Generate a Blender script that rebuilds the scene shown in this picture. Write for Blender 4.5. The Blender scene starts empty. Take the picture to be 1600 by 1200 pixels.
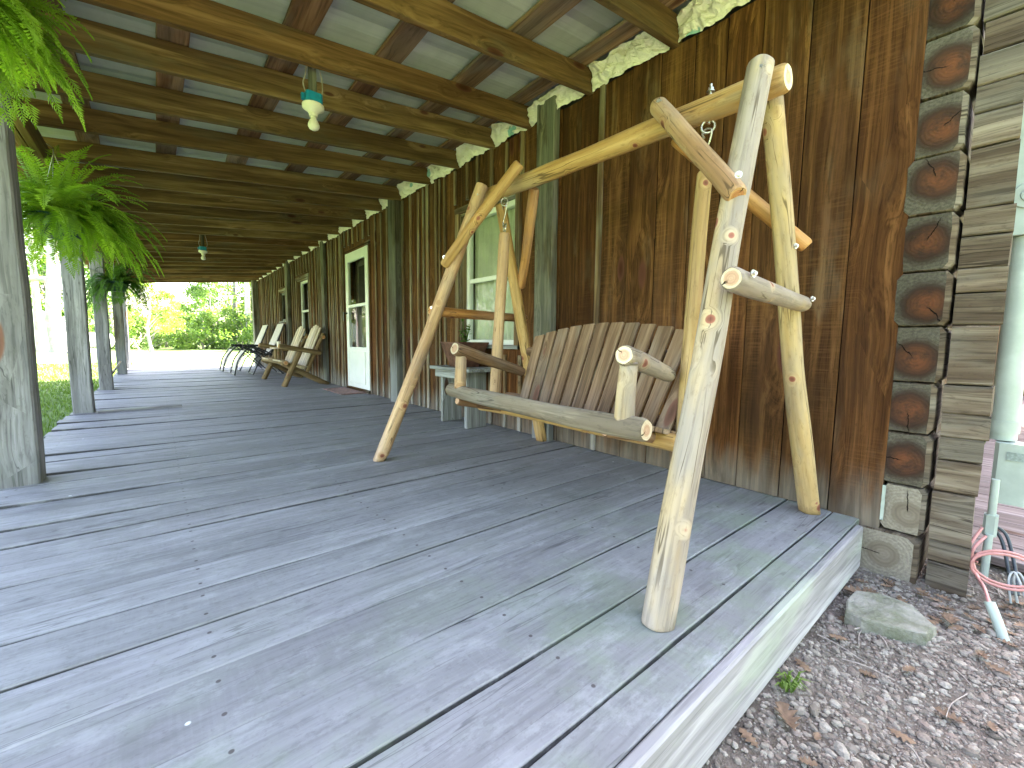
import bpy, math, random
from mathutils import Vector, Matrix, noise
random.seed(7)
R = math.radians
scene = bpy.context.scene
COL = scene.collection

# ------------------------------------------------------------------ camera
F_PX = 668.94
rt = Vector((0.76976869, -0.63822511, 0.01117463))
up = Vector((0.0524905, 0.08073677, 0.99535236))
fw = Vector((0.63616107, 0.76560452, -0.0956494))
cam_d = bpy.data.cameras.new('camera'); cam = bpy.data.objects.new('camera', cam_d); COL.objects.link(cam)
cam_d.sensor_width = 36.0; cam_d.lens = F_PX / 1600 * 36.0
cam_d.clip_start = 0.02; cam_d.clip_end = 2000
m = Matrix((rt, up, -fw)).transposed().to_4x4(); m.translation = Vector((0, 0, 0.72))
cam.matrix_world = m
scene.camera = cam

# ------------------------------------------------------------------ light
SUN_EL, SUN_AZ = R(50), math.atan2(0.34, 0.94)          # azimuth measured from +X towards +Y
sdir = Vector((math.cos(SUN_EL) * math.cos(SUN_AZ), math.cos(SUN_EL) * math.sin(SUN_AZ), math.sin(SUN_EL)))
world = bpy.data.worlds.new('World'); scene.world = world; world.use_nodes = True
wn = world.node_tree; wn.nodes.clear()
sky = wn.nodes.new('ShaderNodeTexSky'); sky.sky_type = 'NISHITA'; sky.sun_disc = False
sky.sun_elevation = SUN_EL; sky.sun_rotation = math.pi / 2 - SUN_AZ
sky.air_density = 1.0; sky.dust_density = 2.2; sky.ozone_density = 0.8
bg = wn.nodes.new('ShaderNodeBackground'); bg.inputs[1].default_value = 0.14
wo = wn.nodes.new('ShaderNodeOutputWorld')
tintn = wn.nodes.new('ShaderNodeMix'); tintn.data_type = 'RGBA'; tintn.blend_type = 'MULTIPLY'; tintn.inputs[0].default_value = 1.0
tintn.inputs[7].default_value = (1.20, 1.0, 0.86, 1)
wn.links.new(sky.outputs[0], tintn.inputs[6]); wn.links.new(tintn.outputs[2], bg.inputs[0]); wn.links.new(bg.outputs[0], wo.inputs[0])
sl = bpy.data.lights.new('sun', 'SUN'); sl.energy = 5.0; sl.angle = R(0.5); sl.color = (1.0, 0.95, 0.86)
so = bpy.data.objects.new('sun', sl); COL.objects.link(so)
so.rotation_euler = sdir.to_track_quat('Z', 'Y').to_euler()
scene.view_settings.view_transform = 'Standard'; scene.view_settings.look = 'None'
scene.view_settings.exposure = 4.12; scene.view_settings.gamma = 1
scene.cycles.max_bounces = 10; scene.cycles.diffuse_bounces = 6; scene.cycles.transparent_max_bounces = 12

# ------------------------------------------------------------------ material tools
class NT:
    def __init__(s, name):
        s.m = bpy.data.materials.new(name); s.m.use_nodes = True
        s.t = s.m.node_tree; s.t.nodes.clear()
        s.out = s.n('ShaderNodeOutputMaterial'); s.p = s.n('ShaderNodeBsdfPrincipled')
        s.l(s.p.outputs[0], s.out.inputs[0])
        s.p.inputs['Specular IOR Level'].default_value = 0.3
    def n(s, k, **kw):
        x = s.t.nodes.new(k)
        for a, b in kw.items(): setattr(x, a, b)
        return x
    def l(s, a, b): s.t.links.new(a, b)
    def inp(s, sock, v):
        if hasattr(v, 'links') or hasattr(v, 'is_output'): s.l(v, sock)
        elif v is not None:
            if isinstance(v, (tuple, list)) and len(v) == 3 and sock.type == 'RGBA': v = (*v, 1)
            sock.default_value = v
    def math(s, op, a, b=None, c=None, clamp=False):
        x = s.n('ShaderNodeMath', operation=op, use_clamp=clamp)
        s.inp(x.inputs[0], a); s.inp(x.inputs[1], b)
        if c is not None: s.inp(x.inputs[2], c)
        return x.outputs[0]
    def vm(s, op, a, b=None, sc=None):
        x = s.n('ShaderNodeVectorMath', operation=op); s.inp(x.inputs[0], a)
        if b is not None: s.inp(x.inputs[1], b)
        if sc is not None: s.inp(x.inputs[3], sc)
        return x.outputs['Value'] if op in ('LENGTH', 'DISTANCE', 'DOT_PRODUCT') else x.outputs[0]
    def noise(s, vec, scale=5, detail=4, rough=0.55, dist=0):
        x = s.n('ShaderNodeTexNoise'); s.inp(x.inputs['Vector'], vec)
        x.inputs['Scale'].default_value = scale; x.inputs['Detail'].default_value = detail
        x.inputs['Roughness'].default_value = rough; x.inputs['Distortion'].default_value = dist
        return x.outputs[0]
    def vor(s, vec, scale=1, feat='F1'):
        x = s.n('ShaderNodeTexVoronoi'); x.feature = feat; s.inp(x.inputs['Vector'], vec); x.inputs['Scale'].default_value = scale
        return x
    def mr(s, v, a, b, c=0.0, d=1.0, smooth=True):
        x = s.n('ShaderNodeMapRange'); x.interpolation_type = 'SMOOTHSTEP' if smooth else 'LINEAR'
        s.inp(x.inputs[0], v)
        for i, q in enumerate((a, b, c, d)): x.inputs[i + 1].default_value = q
        return x.outputs[0]
    def mix(s, f, a, b, mode='MIX'):
        x = s.n('ShaderNodeMix', data_type='RGBA', blend_type=mode)
        s.inp(x.inputs[0], f); s.inp(x.inputs[6], a); s.inp(x.inputs[7], b)
        return x.outputs[2]
    def attr(s, name):
        x = s.n('ShaderNodeAttribute'); x.attribute_name = name; return x
    def bump(s, h, strength=0.3, dist=0.01):
        x = s.n('ShaderNodeBump'); s.inp(x.inputs['Height'], h)
        x.inputs['Strength'].default_value = strength; x.inputs['Distance'].default_value = dist
        s.l(x.outputs[0], s.p.inputs['Normal'])
    def col(s, c): s.inp(s.p.inputs['Base Color'], c)
    def rough(s, v): s.inp(s.p.inputs['Roughness'], v)
    def pos(s): return s.n('ShaderNodeNewGeometry').outputs['Position']

def wood(name, dark, mid, light, grey=None, grey_amt=0.4, grain=26, grain_c=1.0, knot=0.55, knot_s=(2.2, 7, 7), knot_r=0.16,
         knot_col=(0.05, 0.02, 0.012), knot_halo=None, streak=0.35, board_var=0.25, rough=0.8, bumps=0.35, saw=0.0,
         bottom=None, extra=None, spec=0.25, tint=None, edge=None, crack=0.0):
    t = NT(name); t.p.inputs['Specular IOR Level'].default_value = spec
    gc = t.attr('gc').outputs['Vector']; rb = t.attr('rb').outputs['Fac']
    off = t.n('ShaderNodeCombineXYZ'); t.l(t.math('MULTIPLY', rb, 37.0), off.inputs[0]); t.l(t.math('MULTIPLY', rb, 17.3), off.inputs[1]); t.l(t.math('MULTIPLY', rb, 23.9), off.inputs[2])
    p = t.vm('ADD', gc, off.outputs[0])
    # knots
    v = t.vor(t.vm('MULTIPLY', p, knot_s))
    sep = t.n('ShaderNodeSeparateColor'); t.l(v.outputs['Color'], sep.inputs[0])
    keep = t.math('GREATER_THAN', sep.outputs[0], knot)
    rr = t.math('MULTIPLY_ADD', sep.outputs[1], knot_r * 0.7, knot_r * 0.5)
    kd = t.math('DIVIDE', v.outputs['Distance'], rr)
    kmask = t.math('MULTIPLY', t.mr(kd, 1.05, 0.8), keep)
    kh = t.math('MULTIPLY', t.mr(kd, 2.8, 0.9), keep)
    # grain, bent round the knots
    warp = t.noise(t.vm('MULTIPLY', p, (0.9, 5, 5)), 1.0, 2)
    wv = t.n('ShaderNodeCombineXYZ'); t.l(t.math('MULTIPLY', kh, 0.25), wv.inputs[0])
    t.l(t.math('MULTIPLY_ADD', kh, 0.035, t.math('MULTIPLY', warp, 0.05)), wv.inputs[1]); t.l(t.math('MULTIPLY', kh, 0.035), wv.inputs[2])
    q = t.vm('ADD', p, wv.outputs[0])
    g1 = t.noise(t.vm('MULTIPLY', q, (1.1, grain, grain)), 1.0, 5, 0.6, 0.4)
    g2 = t.noise(t.vm('MULTIPLY', q, (3.5, grain * 5, grain * 5)), 1.0, 3, 0.6)
    g3 = t.noise(t.vm('MULTIPLY', p, (1.6, 5.5, 5.5)), 1.0, 4, 0.6)
    c = t.mix(t.mr(g1, 0.38, 0.52 + 0.08 / grain_c), dark, mid)
    c = t.mix(t.mr(g1, 0.52, 0.72), c, light)
    if grey is not None:
        c = t.mix(t.math('MULTIPLY', t.mr(g3, 0.60 - 0.4 * grey_amt, 0.72 - 0.3 * grey_amt), min(1, 0.45 + grey_amt * 0.5)), c, t.mix(t.mr(g1, 0.35, 0.65), tuple(x * 0.72 for x in grey), grey))
    sdark = t.mr(g2, 0.34, 0.52, 1 - streak, 1.0)
    c = t.mix(1.0, c, sdark, 'MULTIPLY')
    if saw:
        sw = t.noise(t.vm('MULTIPLY', t.vm('ADD', p, wv.outputs[0]), (150, 5, 5)), 1.0, 2)
        sgate = t.mr(t.noise(t.vm('MULTIPLY', p, (1.5, 3, 3)), 1.0, 2), 0.45, 0.6)
        c = t.mix(t.math('MULTIPLY', t.math('MULTIPLY', t.mr(sw, 0.45, 0.65), sgate), saw), c, light)
    if knot_halo is not None: c = t.mix(t.math('MULTIPLY', kh, 0.32), c, knot_halo)
    kc = t.mix(t.mr(kd, 0.25, 0.95), knot_col, tuple(min(1, x * 1.9 + 0.01) for x in knot_col))
    if crack:
        cn = t.noise(t.vm('MULTIPLY', q, (0.8, 16, 16)), 1.0, 3, 0.5); cg = t.mr(t.noise(t.vm('MULTIPLY', p, (3, 9, 9)), 1.0, 2), 0.46, 0.56)
        cm = t.math('MULTIPLY', t.math('MULTIPLY', t.mr(t.math('ABSOLUTE', t.math('SUBTRACT', cn, 0.5)), 0.011, 0.003), cg), crack)
        c = t.mix(cm, c, tuple(x * 0.22 for x in dark))
        sk_ = t.noise(t.vm('MULTIPLY', p, (22, 60, 60)), 1.0, 4, 0.75)
        c = t.mix(t.math('MULTIPLY', t.mr(sk_, 0.54, 0.68), 0.35), c, tuple(x * 0.5 for x in dark))
    c = t.mix(t.math('MULTIPLY', kmask, 0.92), c, kc)
    # board to board
    r2 = t.math('FRACT', t.math('MULTIPLY', rb, 91.7))
    r3 = t.math('FRACT', t.math('MULTIPLY', rb, 53.3))
    bv = t.mr(r2, 0, 1, 1 - board_var, 1 + board_var, False)
    c = t.mix(1.0, c, bv, 'MULTIPLY')
    if tint is not None: c = t.mix(t.mr(r3, 0.35, 1.0, 0, 0.75, False), c, t.mix(1.0, c, tint, 'MULTIPLY'))
    if bottom is not None:
        sx = t.n('ShaderNodeSeparateXYZ'); t.l(gc, sx.inputs[0])
        bn = t.noise(t.vm('MULTIPLY', p, (3, 14, 14)), 1.0, 4)
        bm = t.mr(t.math('MULTIPLY_ADD', bn, -0.35, sx.outputs[0]), bottom[1] - 0.05, bottom[1] - 0.30)
        c = t.mix(t.math('MULTIPLY', bm, bottom[2]), c, t.mix(t.mr(g1, 0.35, 0.65), tuple(x * 0.6 for x in bottom[0]), bottom[0]))
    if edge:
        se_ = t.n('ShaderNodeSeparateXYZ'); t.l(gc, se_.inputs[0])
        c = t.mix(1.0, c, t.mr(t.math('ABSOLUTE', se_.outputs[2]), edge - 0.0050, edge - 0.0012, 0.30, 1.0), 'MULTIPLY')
    if extra: c = extra(t, c, gc, p, rb, g3)
    t.col(c); t.rough(t.mr(g1, 0.3, 0.7, rough - 0.08, min(1, rough + 0.1)))
    h = t.math('ADD', t.math('MULTIPLY', g1, 0.6), t.math('MULTIPLY_ADD', g2, 0.5, t.math('MULTIPLY', kmask, 0.25)))
    t.bump(h, bumps, 0.006)
    return t.m

def plain(name, c, rough=0.6, metal=0.0, var=0.0, scale=8, bumps=0.0, spec=0.4, c2=None, coords='Object'):
    t = NT(name); t.p.inputs['Metallic'].default_value = metal; t.p.inputs['Specular IOR Level'].default_value = spec
    tc = t.n('ShaderNodeTexCoord').outputs[coords]
    n1 = t.noise(tc, scale, 5, 0.6)
    if c2 is None: c2 = tuple(x * (1 - var) for x in c)
    t.col(t.mix(t.mr(n1, 0.35, 0.68), c2, c)); t.rough(t.mr(n1, 0.3, 0.7, min(1, rough + 0.08), max(0.03, rough - 0.05)))
    if bumps: t.bump(t.noise(tc, scale * 4, 4), bumps, 0.01)
    return t.m

M = {}
def deck_extra(t, c, gc, p, rb, g3):
    P = t.pos(); sx = t.n('ShaderNodeSeparateXYZ'); t.l(P, sx.inputs[0]); sg = t.n('ShaderNodeSeparateXYZ'); t.l(gc, sg.inputs[0])
    # green algae near the open end of the deck
    a = t.noise(P, 2.3, 5, 0.65)
    near = t.mr(sx.outputs[1], 1.55, 0.45)
    ctr = t.math('MULTIPLY', near, t.mr(a, 0.42, 0.62))
    c = t.mix(t.math('MULTIPLY', ctr, 0.55), c, (0.20, 0.25, 0.17))
    # pale blotches and scuffs
    b = t.noise(t.vm('MULTIPLY', p, (2.4, 9, 9)), 1.0, 5, 0.7)
    c = t.mix(t.mr(b, 0.58, 0.78, 0, 0.55), c, (0.44, 0.455, 0.49))
    d = t.noise(P, 1.1, 3, 0.6)
    c = t.mix(t.mr(d, 0.5, 0.75, 0, 0.35), c, (0.20, 0.185, 0.19))
    e = t.noise(t.vm('MULTIPLY', P, (5, 9, 9)), 1.0, 6, 0.75)
    c = t.mix(t.mr(e, 0.50, 0.68, 0, 0.40), c, (0.38, 0.385, 0.40)); c = t.mix(t.mr(e, 0.46, 0.32, 0, 0.5), c, (0.145, 0.145, 0.145))
    f = t.noise(P, 55, 4, 0.7); c = t.mix(t.mr(f, 0.56, 0.70, 0, 0.35), c, (0.14, 0.13, 0.13))
    # nail heads in two rows
    u = t.math('ABSOLUTE', t.math('SUBTRACT', t.math('FRACT', t.math('DIVIDE', t.math('ADD', sg.outputs[0], 10.0), 0.61)), 0.5))
    w = t.math('ABSOLUTE', t.math('SUBTRACT', t.math('ABSOLUTE', sg.outputs[1]), 0.052))
    dd = t.math('SQRT', t.math('ADD', t.math('POWER', t.math('MULTIPLY', u, 0.61), 2.0), t.math('POWER', w, 2.0)))
    c = t.mix(t.mr(dd, 0.0062, 0.0035, 0, 0.85), c, (0.06, 0.05, 0.05))
    # droppings and flecks
    v = t.vor(t.vm('ADD', P, (3.1, 1.7, 0.0)), 9.0); s2 = t.n('ShaderNodeSeparateColor'); t.l(v.outputs['Color'], s2.inputs[0])
    sp = t.math('MULTIPLY', t.mr(v.outputs['Distance'], 0.062, 0.04), t.math('GREATER_THAN', s2.outputs[0], 0.87))
    c = t.mix(t.math('MULTIPLY', sp, 0.75), c, (0.7, 0.72, 0.72))
    return c
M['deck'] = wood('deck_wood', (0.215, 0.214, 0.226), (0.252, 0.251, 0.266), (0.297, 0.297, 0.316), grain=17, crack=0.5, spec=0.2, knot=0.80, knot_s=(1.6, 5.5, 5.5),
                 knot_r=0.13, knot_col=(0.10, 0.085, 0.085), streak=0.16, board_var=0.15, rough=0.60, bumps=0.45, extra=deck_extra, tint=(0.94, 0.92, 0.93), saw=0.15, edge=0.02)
def fascia_extra(t, c, gc, p, rb, g3):
    b = t.noise(t.vm('MULTIPLY', p, (2, 6, 6)), 1.0, 4, 0.6)
    return t.mix(t.mr(b, 0.45, 0.65, 0, 0.5), c, (0.40, 0.46, 0.36))
M['fascia'] = wood('deck_edge_wood', (0.26, 0.25, 0.26), (0.40, 0.38, 0.40), (0.50, 0.49, 0.50), grain=16, knot=0.85, knot_col=(0.2, 0.1, 0.1),
                   streak=0.25, board_var=0.08, rough=0.85, extra=fascia_extra)
def side_extra(t, c, gc, p, rb, g3):
    v = t.vor(t.vm('MULTIPLY', t.pos(), (1, 1, 1)), 6.5); s2 = t.n('ShaderNodeSeparateColor'); t.l(v.outputs['Color'], s2.inputs[0])
    sp = t.math('MULTIPLY', t.mr(v.outputs['Distance'], 0.045, 0.028), t.math('GREATER_THAN', s2.outputs[0], 0.82))
    c = t.mix(t.math('MULTIPLY', sp, 0.6), c, (0.35, 0.31, 0.25))
    b = t.noise(t.vm('MULTIPLY', p, (1.3, 7, 7)), 1.0, 4, 0.65)
    c = t.mix(t.mr(b, 0.56, 0.75, 0, 0.55), c, (0.125, 0.058, 0.028))
    a = t.noise(t.vm('MULTIPLY', p, (1.0, 3, 3)), 1.0, 5, 0.65); c = t.mix(t.mr(a, 0.50, 0.34, 0, 0.5), c, (0.040, 0.022, 0.012))
    a2 = t.noise(t.vm('MULTIPLY', t.pos(), (2, 2, 1.2)), 1.0, 4, 0.65); return t.mix(t.mr(a2, 0.58, 0.74, 0, 0.3), c, (0.14, 0.095, 0.055))
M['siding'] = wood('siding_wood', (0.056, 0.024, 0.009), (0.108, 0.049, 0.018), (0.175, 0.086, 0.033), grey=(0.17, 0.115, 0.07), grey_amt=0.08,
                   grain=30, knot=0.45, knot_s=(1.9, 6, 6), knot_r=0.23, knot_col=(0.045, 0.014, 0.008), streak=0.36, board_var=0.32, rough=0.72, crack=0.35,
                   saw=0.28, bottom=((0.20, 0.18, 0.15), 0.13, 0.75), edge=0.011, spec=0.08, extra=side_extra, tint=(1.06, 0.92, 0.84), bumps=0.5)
M['batten'] = wood('batten_wood', (0.10, 0.06, 0.032), (0.20, 0.125, 0.065), (0.33, 0.23, 0.13), grey=(0.26, 0.23, 0.17), grey_amt=0.4, grain=40,
                   knot=0.8, streak=0.4, board_var=0.3, bottom=((0.36, 0.35, 0.32), 0.18, 0.8))
M['wallpost'] = wood('wall_post_wood', (0.055, 0.045, 0.032), (0.115, 0.095, 0.066), (0.20, 0.175, 0.12), grey=(0.20, 0.20, 0.17), grey_amt=0.5, grain=22,
                     knot=0.6, streak=0.4, board_var=0.25, bottom=((0.24, 0.25, 0.25), 0.5, 0.8))
M['rafter'] = wood('rafter_wood', (0.115, 0.068, 0.030), (0.20, 0.125, 0.056), (0.29, 0.19, 0.095), grey=(0.16, 0.13, 0.08), grey_amt=0.2, grain=15,
                   spec=0.1, knot=0.35, knot_s=(2.6, 7, 7), knot_r=0.17, knot_col=(0.05, 0.018, 0.010), streak=0.3, board_var=0.2, rough=0.75, tint=(1.1, 0.9, 0.8))
M['purlin'] = wood('purlin_wood', (0.12, 0.065, 0.035), (0.22, 0.135, 0.078), (0.33, 0.225, 0.14), grey=(0.22, 0.18, 0.15), grey_amt=0.4, grain=14,
                   knot=0.6, streak=0.35, board_var=0.3, tint=(1.15, 0.9, 0.8))
M['post'] = wood('post_wood', (0.20, 0.19, 0.195), (0.33, 0.315, 0.325), (0.46, 0.44, 0.455), grey=(0.33, 0.32, 0.355), grey_amt=0.4, grain=16,
                 knot=0.66, knot_s=(2.0, 6, 6), knot_r=0.26, knot_col=(0.13, 0.055, 0.035), crack=0.7, streak=0.35, board_var=0.12, bottom=((0.22, 0.23, 0.22), 0.12, 0.5))
M['log_pale'] = wood('peeled_log_pale', (0.30, 0.205, 0.11), (0.44, 0.325, 0.19), (0.54, 0.425, 0.27), grey=(0.29, 0.255, 0.24), grey_amt=0.62, grain=14, grain_c=2,
                     knot=0.3, knot_s=(8.5, 9, 9), knot_r=0.15, knot_col=(0.15, 0.045, 0.03), knot_halo=(0.62, 0.46, 0.27), streak=0.22, board_var=0.08, crack=0.8, rough=0.62, bumps=0.3)
M['log_cream'] = wood('peeled_log_cream', (0.34, 0.215, 0.09), (0.47, 0.325, 0.15), (0.56, 0.42, 0.23), grey=(0.32, 0.26, 0.19), grey_amt=0.35, grain=14, grain_c=2,
                      knot=0.45, knot_s=(8.5, 9, 9), knot_r=0.15, knot_col=(0.15, 0.045, 0.03), knot_halo=(0.60, 0.40, 0.2), streak=0.2, board_var=0.06, crack=0.8, rough=0.55)
M['log_honey'] = wood('peeled_log_honey', (0.36, 0.20, 0.07), (0.50, 0.31, 0.12), (0.60, 0.41, 0.19), grey=(0.40, 0.32, 0.22), grey_amt=0.15, grain=16, grain_c=2,
                      knot=0.5, knot_s=(8.5, 9, 9), knot_r=0.15, knot_col=(0.14, 0.04, 0.025), knot_halo=(0.5, 0.26, 0.1), streak=0.2, board_var=0.06, crack=0.8, rough=0.5)
M['log_orange'] = wood('peeled_log_orange', (0.35, 0.15, 0.045), (0.50, 0.25, 0.085), (0.60, 0.34, 0.14), grey=(0.36, 0.22, 0.14), grey_amt=0.3, grain=16, grain_c=2,
                       knot=0.55, knot_s=(8.5, 9, 9), knot_r=0.15, knot_col=(0.12, 0.035, 0.02), streak=0.2, board_var=0.08, crack=0.8, rough=0.55)
M['log_tan'] = wood('peeled_log_tan', (0.33, 0.19, 0.10), (0.48, 0.31, 0.17), (0.58, 0.41, 0.25), grey=(0.34, 0.26, 0.21), grey_amt=0.4, grain=16, grain_c=2,
                    knot=0.45, knot_s=(8.5, 9, 9), knot_r=0.15, knot_col=(0.12, 0.035, 0.02), knot_halo=(0.5, 0.3, 0.15), streak=0.2, board_var=0.08, crack=0.8, rough=0.6)
M['log_grey'] = wood('weathered_log_grey', (0.16, 0.125, 0.09), (0.27, 0.22, 0.16), (0.37, 0.31, 0.24), grey=(0.27, 0.24, 0.20), grey_amt=0.4, grain=20,
                     knot=0.66, knot_s=(4.0, 10, 10), knot_r=0.15, knot_col=(0.14, 0.06, 0.04), knot_halo=(0.42, 0.31, 0.2), streak=0.3, board_var=0.1, crack=0.8, rough=0.8)
M['log_brown'] = wood('weathered_log_brown', (0.16, 0.085, 0.045), (0.26, 0.15, 0.085), (0.36, 0.23, 0.14), grey=(0.24, 0.19, 0.16), grey_amt=0.35, grain=20,
                      knot=0.66, knot_s=(4, 10, 10), knot_col=(0.10, 0.04, 0.03), streak=0.3, board_var=0.1, crack=0.8, rough=0.75)
M['slat'] = wood('swing_slat_wood', (0.14, 0.082, 0.045), (0.23, 0.145, 0.085), (0.32, 0.215, 0.135), grey=(0.27, 0.205, 0.15), grey_amt=0.35, grain=26,
                 knot=0.7, knot_s=(3, 9, 9), knot_r=0.2, knot_col=(0.09, 0.04, 0.025), streak=0.3, board_var=0.16, rough=0.75)
M['slat_light'] = wood('pale_slat_wood', (0.42, 0.33, 0.22), (0.58, 0.48, 0.34), (0.7, 0.6, 0.45), grey=(0.5, 0.46, 0.4), grey_amt=0.3, grain=26, knot=0.8, streak=0.2)
M['log_olive'] = wood('stained_log', (0.15, 0.10, 0.045), (0.25, 0.175, 0.085), (0.36, 0.27, 0.14), grain=16, knot=0.7, knot_s=(4, 10, 10), knot_col=(0.1, 0.04, 0.02), streak=0.25)
M['table'] = wood('table_wood', (0.17, 0.17, 0.165), (0.28, 0.29, 0.29), (0.40, 0.41, 0.40), grain=22, knot=0.75, streak=0.35, board_var=0.15)
M['cornerlog'] = wood('squared_log_wood', (0.085, 0.060, 0.042), (0.150, 0.115, 0.083), (0.235, 0.195, 0.15), grey=(0.19, 0.17, 0.14), grey_amt=0.35, crack=0.8, grain=18,
                      knot=0.78, knot_s=(3, 8, 8), knot_col=(0.10, 0.045, 0.03), spec=0.1, streak=0.42, board_var=0.2, rough=0.85, bumps=0.7)
M['farboard'] = wood('far_deck_wood', (0.13, 0.10, 0.10), (0.19, 0.155, 0.155), (0.26, 0.225, 0.225), grain=16, knot=0.8, streak=0.3, board_var=0.2)

def ring_mat(name, heart, heart2, sap, sap2, hr=0.075, rings=260, crack=True):
    t = NT(name); gc = t.attr('gc').outputs['Vector']; rb = t.attr('rb').outputs['Fac']
    s = t.n('ShaderNodeSeparateXYZ'); t.l(gc, s.inputs[0])
    off = t.n('ShaderNodeCombineXYZ'); t.l(t.math('MULTIPLY', rb, 31.0), off.inputs[0])
    yz = t.n('ShaderNodeCombineXYZ'); t.l(s.outputs[1], yz.inputs[0]); t.l(s.outputs[2], yz.inputs[1])
    pp = t.vm('ADD', yz.outputs[0], off.outputs[0])
    nlow = t.noise(pp, 9, 4, 0.6); nfine = t.noise(pp, 90, 4, 0.7)
    d = t.math('ADD', t.vm('LENGTH', yz.outputs[0]), t.math('MULTIPLY', t.math('SUBTRACT', nlow, 0.5), hr * 0.55))
    rg = t.math('SINE', t.math('MULTIPLY', t.math('ADD', d, t.math('MULTIPLY', nfine, 0.004)), rings * 2.0))
    ht = t.mix(t.math('MULTIPLY', t.mr(d, hr * 0.95, hr * 0.15), t.mr(t.noise(pp, 14, 5, 0.7), 0.3, 0.6)), heart, heart2)
    st = t.mix(t.mr(nfine, 0.35, 0.65), sap, sap2)
    c = t.mix(t.mr(d, hr * 0.75, hr * 1.3), ht, st)
    c = t.mix(t.math('MULTIPLY', t.mr(rg, -1, 1), 0.12), c, (0.03, 0.02, 0.015))
    h = t.math('ADD', nfine, t.math('MULTIPLY', rg, 0.15))
    if crack:
        a = t.math('MULTIPLY', rb, 97.0)
        ca = t.math('COSINE', a); sa = t.math('SINE', a)
        perp = t.math('ABSOLUTE', t.math('ADD', t.math('SUBTRACT', t.math('MULTIPLY', s.outputs[1], sa), t.math('MULTIPLY', s.outputs[2], ca)), t.math('MULTIPLY', t.math('SUBTRACT', t.noise(pp, 40, 3), 0.5), 0.022)))
        al = t.math('ADD', t.math('MULTIPLY', s.outputs[1], ca), t.math('MULTIPLY', s.outputs[2], sa))
        cm = t.math('MULTIPLY', t.mr(perp, 0.0026, 0.0008), t.math('MULTIPLY', t.mr(al, 0.004, 0.02), t.mr(al, 0.11, 0.07)))
        c = t.mix(cm, c, (0.01, 0.007, 0.005)); h = t.math('SUBTRACT', h, cm)
    bv = t.mr(t.math('FRACT', t.math('MULTIPLY', rb, 71.0)), 0, 1, 0.72, 1.2, False)
    c = t.mix(1.0, c, bv, 'MULTIPLY')
    t.p.inputs['Specular IOR Level'].default_value = 0.08; t.col(c); t.rough(0.85); t.bump(h, 0.6, 0.004)
    return t.m
M['end_corner'] = ring_mat('corner_log_end_grain', (0.038, 0.024, 0.018), (0.13, 0.050, 0.024), (0.070, 0.062, 0.048), (0.115, 0.103, 0.080), hr=0.078)
M['end_corner_pale'] = ring_mat('corner_log_end_grey', (0.20, 0.165, 0.125), (0.28, 0.24, 0.19), (0.25, 0.22, 0.175), (0.34, 0.30, 0.24), hr=0.05)
M['end_pale'] = ring_mat('peeled_log_end', (0.50, 0.30, 0.20), (0.58, 0.38, 0.26), (0.62, 0.48, 0.34), (0.7, 0.58, 0.42), hr=0.018, rings=500)
M['end_orange'] = ring_mat('orange_log_end', (0.42, 0.19, 0.08), (0.50, 0.26, 0.12), (0.5, 0.3, 0.14), (0.58, 0.36, 0.18), hr=0.018, rings=500)

M['steel'] = plain('galvanised_steel', (0.62, 0.6, 0.55), 0.3, 0.9, 0.3, 60)
M['white'] = plain('white_paint', (0.78, 0.80, 0.78), 0.35, 0, 0.06, 6)
M['whiteplastic'] = plain('white_porcelain', (0.78, 0.74, 0.62), 0.35, 0, 0.1, 20)
M['blue'] = plain('blue_plastic', (0.01, 0.24, 0.42), 0.4, 0, 0.25, 30)
M['black'] = plain('black_fabric', (0.018, 0.019, 0.02), 0.7, 0, 0.3, 30)
M['blacktube'] = plain('black_tube', (0.03, 0.032, 0.034), 0.35, 0.2, 0.3, 30)
M['sling'] = plain('pale_sling', (0.62, 0.56, 0.50), 0.8, 0, 0.12, 20)
M['rust'] = plain('rusty_pot', (0.14, 0.06, 0.04), 0.7, 0.1, 0.5, 14, 0.3)
M['potgreen'] = plain('dark_green_pot', (0.01, 0.05, 0.035), 0.45, 0, 0.2, 10)
M['dark'] = plain('dark_interior', (0.03, 0.028, 0.024), 0.8, 0, 0.3, 4)
M['innerdoor'] = plain('inner_door', (0.15, 0.13, 0.10), 0.6, 0, 0.2, 5)
M['curtain'] = plain('green_curtain', (0.62, 0.62, 0.52), 0.9, 0, 0.15, 6)
M['pvc'] = plain('grey_green_pvc', (0.42, 0.48, 0.43), 0.45, 0, 0.18, 8)
M['sticker'] = plain('sticker', (0.30, 0.36, 0.34), 0.5, 0, 0.35, 90)
M['pink'] = plain('pink_tubing', (0.56, 0.26, 0.24), 0.4, 0, 0.2, 20)
M['cableblack'] = plain('grey_cable', (0.045, 0.055, 0.065), 0.4, 0, 0.2, 20)
M['cableclear'] = plain('clear_cable', (0.42, 0.45, 0.45), 0.25, 0, 0.2, 20)
M['stone'] = plain('mossy_stone', (0.30, 0.285, 0.25), 0.95, 0, 0, 14, 1.0, c2=(0.16, 0.165, 0.115))
M['stonegrey'] = plain('grey_stone', (0.36, 0.35, 0.34), 0.9, 0, 0.4, 12, 0.8)
M['block'] = plain('dark_footing', (0.06, 0.075, 0.085), 0.85, 0, 0.4, 12, 0.5)
M['mat'] = plain('door_mat', (0.36, 0.20, 0.19), 0.95, 0, 0, 22, 0.4, c2=(0.16, 0.12, 0.11))
M['shed'] = plain('white_shed', (0.8, 0.8, 0.78), 0.6, 0, 0.05, 2)
M['roofing'] = plain('roof_steel', (0.30, 0.29, 0.27), 0.4, 0.4, 0.2, 3)
M['dryleaf'] = plain('dry_leaf', (0.24, 0.155, 0.10), 0.8, 0, 0.45, 30)
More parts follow.
